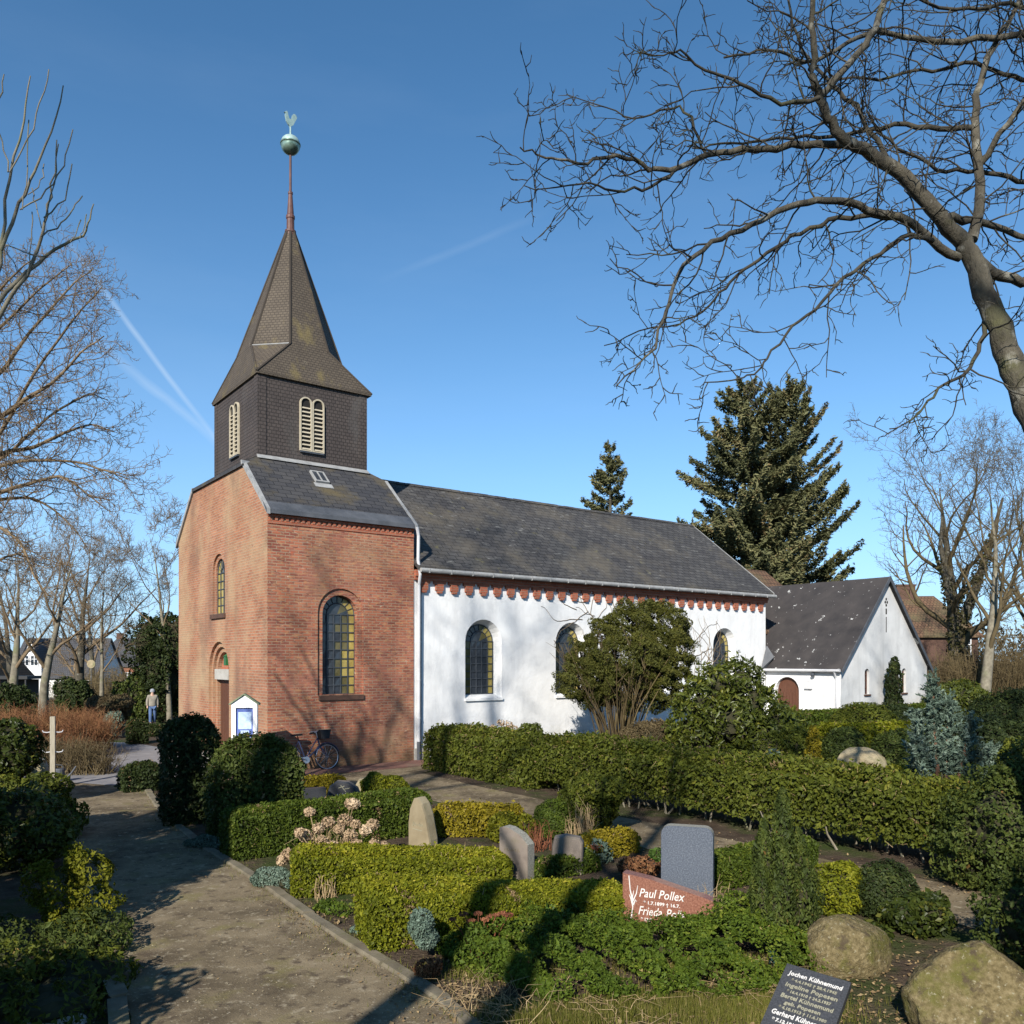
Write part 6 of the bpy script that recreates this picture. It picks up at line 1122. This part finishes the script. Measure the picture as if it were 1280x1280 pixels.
# inscribed slab leaning on the brown boulder
def rock(name, at, sx, sy, sz, label, seed, mat='boulder', rz=0.0, cuts=()):
    g = np.random.default_rng(seed); an, el = np.meshgrid(np.linspace(0, 2 * math.pi, 121)[:-1], np.linspace(-1.55, 1.55, 61), indexing='ij'); U = np.stack([np.cos(el) * np.cos(an), np.cos(el) * np.sin(an), np.sin(el)], -1)
    V = U * 1.0
    for k in range(10):
        n = nrm(g.normal(size=3) + np.array((0, 0, .25))); h = g.uniform(.66, .95); dd = (V @ n) - h; V = V - np.where(dd > 0, dd * .82, 0)[..., None] * n
    for n, h in cuts:
        n = nrm(np.asarray(n, float)); dd = (V @ n) - h; V = V - np.where(dd > 0, dd * .9, 0)[..., None] * n
    V = V * (1 + .03 * lump(U * 2.0, 1.6, seed) + .014 * lump(U * 5.0, 1.7, seed + 3) + .008 * lump(U * 14.0, 1.7, seed + 5) + .006 * lump(V * 33.0, 1.3, seed + 1) + g.normal(0, .0025, U.shape[:2]))[..., None] * np.array((sx, sy, sz))
    i = np.arange(120)[:, None] * 61 + np.arange(60)[None]; j = (np.arange(120)[:, None] + 1) % 120 * 61 + np.arange(60)[None]
    b = MB(); b.add(V.reshape(-1, 3), np.stack([i, j, j + 1, i + 1], -1).reshape(-1, 4)); o = b.build(name, M[mat], smooth=True, rz=rz); o.location = at; return tag(o, label, 'boulder')
rock('boulder', G(1068, 1222, 0.0) + np.array((.04, .25, .17)), .42, .32, .35, 'rounded brown boulder behind the dark inscribed slab', 3, rz=.2)
rock('boulder', G(1235, 1300) + np.array((.12, .05, .06)), .75, .48, .66, 'large mossy boulder at the lower right corner', 8, rz=-.1, cuts=(((-.35, -.75, .5), .62), ((.62, -.1, .7), .62)))
rock('boulder', G(1118, 1003, .0) + np.array((0, 1.7, .45)), .62, .45, .50, 'lichened grey boulder behind the long hedge', 5, 'stone_sand')
rock('stone', G(205, 1010) * np.array((1, 1, 0)) + np.array((.1, 0, .05)), .14, .1, .1, 'small stone on the soil by the kerb', 6, 'stone_sand')
rock('stone', G(68, 1278), .26, .12, .10, 'grey stone slab at the lower left corner', 7, 'plinth')
rock('stone', G(546, 1150) * np.array((1, 1, 0)), .10, .08, .06, 'white stone in the soil beside the yellow-green hedge', 9, 'white_paint')
tb_ = D(1064, 1228, 6.71); tl_ = D(984, 1204, 7.0); bl_ = D(951, 1276, 6.55)
rgt = nrm(tb_ - tl_); dn = nrm(bl_ - tl_); dn = nrm(dn - rgt * dn.dot(rgt)); nr_ = np.cross(rgt, -dn); 
if nr_[1] > 0: nr_ = -nr_
sw_, sh_ = float(np.linalg.norm(tb_ - tl_)), .78
sb = empty('inscribed_slab', tl_); tag(sb, 'dark grey inscribed grave slab leaning before the brown boulder', 'headstone'); b = MB(); b.obox(-nr_ * .07, rgt * sw_, dn * sh_, nr_ * .07); b.build('slab', M['granite_black'], sb)
def ln(s, f, size, w_, mat, x=.09, sher=0.12): text(s, size, (tuple(rgt * sw_ * x + dn * (.66 * f)), tuple(rgt), tuple(-dn), tuple(nr_)), sb, M[mat], width=w_ * sw_, shear=sher, bold=.0012)
ln('Jochen Kühnemund', .17, .062, .84, 'letter'); ln('* 4.4.1945 † 28.4.1945', .255, .038, .70, 'letter_dim', .16); ln('Ingeline Popesen', .355, .058, .80, 'letter_dim', .10); ln('* 16.4.1910 † 24.2.1937', .44, .038, .68, 'letter_dim', .16); ln('Bertel Kühnemund', .535, .058, .80, 'letter_dim', .10); ln('geb. Popesen', .625, .05, .55, 'letter_dim', .2); ln('* 4.10.1913 † 11.6.1980', .705, .038, .72, 'letter_dim', .14); ln('Gerhard Kühnemund', .81, .066, .86, 'letter', .07); ln('* 7.12.1913 † 27.9.2004', .91, .045, .78, 'letter', .12)
b = MB(); b.lathe([(.0, .0), (.05, .0), (.06, .12), (.065, .13), (.055, .13), (.05, .02)], (0, 0, 0), 12); o = b.build('grave_vase', M['pond_water']); o.location = G(968, 1206); tag(o, 'small dark green grave vase beside the inscribed slab', 'vase')
sh('grave_flowers', G(744, 1078), [(0, 0, .16, .2, .16, .16), (.15, -.05, .12, .12, .12, .12)], .05, M['blue'], 'grave bouquet of blue-green fir twigs beside the short brown headstone', 'bouquet', dens=1.6, core=None, shell=.35)
b = MB(); leaves(b, G(744, 1078) + np.array((0, -.1, .24)) + rnv(60) * .03, rnv(60), .04, .7); tag(b.build('orange_flower', M['sedum']), 'orange flower on the fir-twig grave bouquet', 'flower')
sh('grave_plant', G(822, 1118) + np.array((0, 0, .0)), [(0, 0, .5, .1, .1, .08)], .05, M['herb'], 'green leaves showing above the red granite headstone', 'plant', dens=1.6, core=None)
sh('grave_plant', G(800, 1098), lobeset(.35, .25, .3, 4), .045, M['twig_red'], 'reddish dry plant left of the blue granite headstone', 'plant', dens=1.2, core=None)
hedge('box_hedge', G(680, 1104), E1, 1.0, .35, .28, .036, M['box_green'], 'low green box border behind the red granite headstone', 2.0, .03)
b = MB(); b.box(-.22, .22, -.1, .1, 0, .42); o = b.build('grave_lantern_box', M['granite_black'], rz=.5); o.location = G(392, 1012); tag(o, 'dark stone block at the foot of the dark rounded headstone', 'stone block')

# ------------------------------------------------------------------ notice board, post, bicycle, person
nb = empty('notice_board', gp(306, 20.0), TH - .55); tag(nb, 'white gabled notice board with a blue poster before the tower', 'notice board')
b = MB(); w_, z0, z1, zp = .30, .95, 1.86, 2.06
for (x0, x1, a, c) in ((-w_, w_, z0, z0 + .1), (-w_, w_, z1 - .1, z1), (-w_, -w_ + .1, z0 + .1, z1 - .1), (w_ - .1, w_, z0 + .1, z1 - .1)): b.box(x0, x1, -.06, .06, a, c)
b.box(-w_ + .1, w_ - .1, .0, .055, z0 + .1, z1 - .1); b.prism([(-w_, -.06, z1), (w_, -.06, z1), (0, -.06, zp)], (0, .12, 0)); b.box(-.26, -.18, -.03, .03, 0, z0); b.box(.18, .26, -.03, .03, 0, z0); b.build('frame', M['white_paint'], nb)
b = MB()
for s in (-1, 1): b.prism([(s * (w_ + .05), -.1, z1 - .03), (0, -.1, zp + .01), (0, -.1, zp + .045), (s * (w_ + .05), -.1, z1 + .005)], (0, .2, 0))
b.build('lid', M['moss_roof'], nb); b = MB(); b.box(-.2, .2, -.012, -.002, z0 + .1, z1 - .1); b.build('poster', M['poster_blue'], nb); b = MB(); b.box(-.15, .16, -.018, -.013, z0 + .30, z1 - .2); b.box(-.1, .1, -.018, -.013, z0 + .2, z0 + .27); b.build('notice_sheet', M['poster_pale'], nb)

po = empty('wooden_post', G(66, 985), .3); tag(po, 'weathered wooden post with pale hooks at the left side of the path', 'post'); b = MB(); b.box(-.05, .05, -.05, .05, 0, 1.62); b.build('post', M['wood_grey'], po)
for s in (-1, 1):
    for z in (1.27, .82):
        b = MB(); b.tube([(s * .05, 0, z + .0), (s * .12, 0, z - .01), (s * .19, 0, z), (s * .21, 0, z + .04)], .011, 6); b.build('hook', M['white_metal'], po)
b = MB(); b.box(-.055, .055, -.055, .055, 0, .16); b.build('post_shoe', M['zinc'], po)
wc = empty('watering_can', G(50, 984) + np.array((0, .8, 0)), .4); tag(wc, 'grey watering can standing beside the wooden post', 'watering can'); b = MB(); b.lathe([(.0, 0), (.13, 0), (.14, .05), (.12, .3), (.10, .33), (.09, .33)], (0, 0, 0), 14); b.build('body', M['zinc_dark'], wc); b = MB(); b.tube([(.12, 0, .06), (.26, 0, .2), (.36, 0, .36)], [.025, .02, .016], 8); b.build('spout', M['zinc_dark'], wc); b = MB(); b.tube([(-.12, 0, .1), (-.2, 0, .25), (-.1, 0, .42), (.06, 0, .40), (.09, 0, .33)], .012, 6); b.build('handle', M['zinc_dark'], wc)

bk = empty('bicycle', loc(.98, -.36), TH); tag(bk, 'dark blue bicycle with black front basket leaning at the tower wall', 'bicycle'); bk.rotation_euler = (R(-7), 0, TH)
def wheel(x):
    b = MB(); b.tube([(x + .335 * math.cos(a), 0, .345 + .335 * math.sin(a)) for a in np.linspace(0, 2 * math.pi, 37)], .018, 7, cap=False); ty = b.build('wheel', M['rubber'], bk, smooth=True)
    b = MB(); b.tube([(x + .312 * math.cos(a), 0, .345 + .312 * math.sin(a)) for a in np.linspace(0, 2 * math.pi, 37)], .011, 6, cap=False)
    for k in range(18): a = k * math.pi / 9; b.tube([(x, .02 * (-1) ** k, .345), (x + .31 * math.cos(a), 0, .345 + .31 * math.sin(a))], .0022, 3, cap=False)
    b.tube([(x, -.04, .345), (x, .04, .345)], .02, 8); b.build('rim', M['chrome'], ty)
    b = MB(); b.tube([(x + .365 * math.cos(a), 0, .345 + .365 * math.sin(a)) for a in np.linspace(.35, 2.9, 18)], .014, 4, cap=False); b.build('mudguard', M['bikeblue'], ty)
wheel(.52); wheel(-.54)
b = MB(); bb = (-.08, 0, .30); hd0, hd1 = (.33, 0, .62), (.28, 0, .86); stp = (-.24, 0, .80)
for p, q, r_ in ((hd0, bb, .021), (hd1, (-.06, 0, .36), .016), (bb, stp, .018), (bb, (-.54, 0, .345), .012), (stp, (-.54, 0, .345), .010), (hd0, hd1, .022)): b.tube([p, q], r_, 8)
for s in (-.045, .045): b.tube([hd0, (.40, s, .54), (.52, s, .345)], [.016, .013, .011], 7)
b.build('frame', M['bikeblue'], bk)
b = MB(); b.tube([hd1, (.24, 0, 1.02)], .013, 7); b.tube([(.05, -.27, .98), (.16, -.25, 1.02), (.26, -.1, 1.04), (.26, .1, 1.04), (.16, .25, 1.02), (.05, .27, .98)], .011, 7); h = b.build('handlebar', M['chrome'], bk)
for s in (-1, 1): b = MB(); b.tube([(-.06, s * .285, .96), (.07, s * .268, .985)], .017, 8); b.build('grip', M['rubber'], h)
b = MB(); b.prism([(.34, -.15, .82), (.54, -.15, .82), (.60, -.17, 1.06), (.30, -.17, 1.06)], (0, .32, 0), caps=True); b.build('basket', M['rubber'], bk)
b = MB(); b.lathe([(.0, 0), (.03, .0), (.035, .05), (.0, .055)], (0.36, -.0, 1.0), 10); b.build('lamp', M['chrome'], bk)
b = MB(); b.prism([(-.40, -.09, .93), (-.14, -.025, .94), (-.14, .025, .94), (-.40, .09, .93)], (0, 0, .05)); b.tube([stp, (-.27, 0, .93)], .014, 7); b.build('saddle', M['rubber'], bk)
b = MB(); b.lathe([(.0, -.004), (.09, -.004), (.09, .004), (0, .004)], (0, 0, 0), 20); ck_ = b.build('chain_wheel', M['chrome'], bk); ck_.location = (-.08, -.06, .30); ck_.rotation_euler = (R(90), 0, 0)
b = MB(); b.tube([(-.08, -.07, .30), (-.22, -.08, .36)], .011, 6); b.box(-.27, -.18, -.17, -.09, .35, .375); b.tube([(-.08, .07, .30), (.06, .08, .24)], .011, 6); b.build('crank', M['chrome'], bk)

def skin(name, verts, edges, rad, mat, parent, sub=2):
    me = bpy.data.meshes.new(name); me.from_pydata([tuple(v) for v in verts], edges, []); o = bpy.data.objects.new(name, me); C.objects.link(o); o.parent = parent
    m = o.modifiers.new('skin', 'SKIN'); m.use_smooth_shade = True
    for k, r_ in enumerate(rad): sv = me.skin_vertices[0].data[k]; sv.radius = r_ if isinstance(r_, tuple) else (r_, r_); sv.use_root = (k == 0)
    s = o.modifiers.new('sub', 'SUBSURF'); s.levels = sub; s.render_levels = sub; me.materials.append(mat); return o
pp = gp(190.5, 42); pe = empty('person', pp, R(-150)); tag(pe, 'person in beige jacket and jeans seen from behind walking beyond the hedges', 'person')
v = [(0, 0, .95), (0, 0, 1.15), (0, 0.01, 1.38), (0, .02, 1.48), (0, .03, 1.58), (0, .035, 1.68), (.17, 0, 1.41), (.23, .0, 1.14), (.24, .06, .90), (.245, .09, .80), (-.17, 0, 1.41), (-.23, 0, 1.14), (-.24, -.02, .90), (-.245, -.01, .80), (.09, 0, .88), (.10, .06, .48), (.10, .02, .09), (.10, .14, .05), (-.09, 0, .88), (-.10, -.04, .48), (-.10, -.16, .10), (-.10, -.05, .05), (0, .12, 1.575)]
e = [(0, 1), (1, 2), (2, 3), (3, 4), (4, 5), (2, 6), (6, 7), (7, 8), (8, 9), (2, 10), (10, 11), (11, 12), (12, 13), (0, 14), (14, 15), (15, 16), (16, 17), (0, 18), (18, 19), (19, 20), (20, 21), (4, 22)]
r = [(.15, .10), (.14, .10), (.15, .10), .055, .085, .08, .06, .045, .032, .035, .06, .045, .032, .035, .085, .06, .042, .045, .085, .06, .042, .045, .018]
skin('person_body', v, e, r, M['skin'], pe)
bj = pe; skin('jacket', [(0, 0, .84), (0, 0, 1.0), (0, 0, 1.18), (0, .01, 1.38), (0, .02, 1.49), (.18, 0, 1.41), (.245, 0, 1.14), (.255, .05, .91), (-.18, 0, 1.41), (-.245, 0, 1.14), (-.255, -.02, .91)], [(1, 0), (1, 2), (2, 3), (3, 4), (3, 5), (5, 6), (6, 7), (3, 8), (8, 9), (9, 10)], [(.20, .15), (.20, .15), (.19, .14), (.19, .135), .075, .085, .07, .055, .085, .07, .055], M['jacket'], pe)
skin('jeans', [(0, 0, .90), (.09, 0, .84), (.10, .06, .48), (.10, .02, .05), (-.09, 0, .84), (-.10, -.04, .48), (-.10, -.15, .06)], [(0, 1), (1, 2), (2, 3), (0, 4), (4, 5), (5, 6)], [(.15, .11), .105, .085, .07, .105, .085, .07], M['jeans'], pe)
b = MB(); b.lathe([(.115, 1.615), (.118, 1.66), (.105, 1.73), (.06, 1.775), (.001, 1.79)], (0, .025, 0), 14); b.build('cap', M['cap'], pe, smooth=True)
for s in (-1, 1): b = MB(); b.box(-.05 + s * .1, .05 + s * .1, (-.06 if s > 0 else -.22), (.2 if s > 0 else .04), 0.0, .09); b.build('shoe', M['rubber'], pe)
sg = empty('round_sign', gp(114, 60)); tag(sg, 'pale round disc on a thin pole beside the white house', 'sign'); b = MB(); b.tube([(0, 0, 0), (0, 0, 4.0)], .03, 6); b.build('pole', M['zinc'], sg); b = MB(); b.prism([(.30 * math.cos(a), -.03, 4.0 + .30 * math.sin(a)) for a in np.linspace(0, 2 * math.pi, 21)[:-1]], (0, .04, 0)); b.build('disc', M['stone_sand'], sg)
# bare creeper on the nave wall
b = MB(); br = []
for (u0, z0, du) in ((TU + 7.3, 4.2, -.6), (TU + 6.6, 4.7, -1), (TU + 8.2, 4.0, -.5), (TU + 9.4, 4.2, -.3), (TU + 11.6, 3.0, .2), (TU + 12.3, 3.0, .1), (TU + 12.9, 2.6, 0.1), (TU + 11.0, 3.2, -.2)):
    for k in range(7):
        p = np.array((u0 + rng.normal(0, .3), 0.02, z0 + rng.normal(0, .2))); d = np.array((du + rng.normal(0, .3), 0, rng.normal(.4, .4))); Q = [p]
        for j in range(14): d = nrm(d + np.array((rng.normal(0, .35), 0, rng.normal(.02, .3)))); p = p + d * .14; Q.append(p.copy())
        Q = np.array(Q); Q[:, 2] = np.minimum(Q[:, 2], 5.15); Q[:, 1] = 0.018; b.tube(Q, np.linspace(.013, .005, len(Q)), 4)
cr = b.build('wall_creeper', M['twig']); cr.location = SW; cr.rotation_euler = (0, 0, TH); tag(cr, 'bare creeper climbing the white nave wall under the brick corbels', 'creeper')
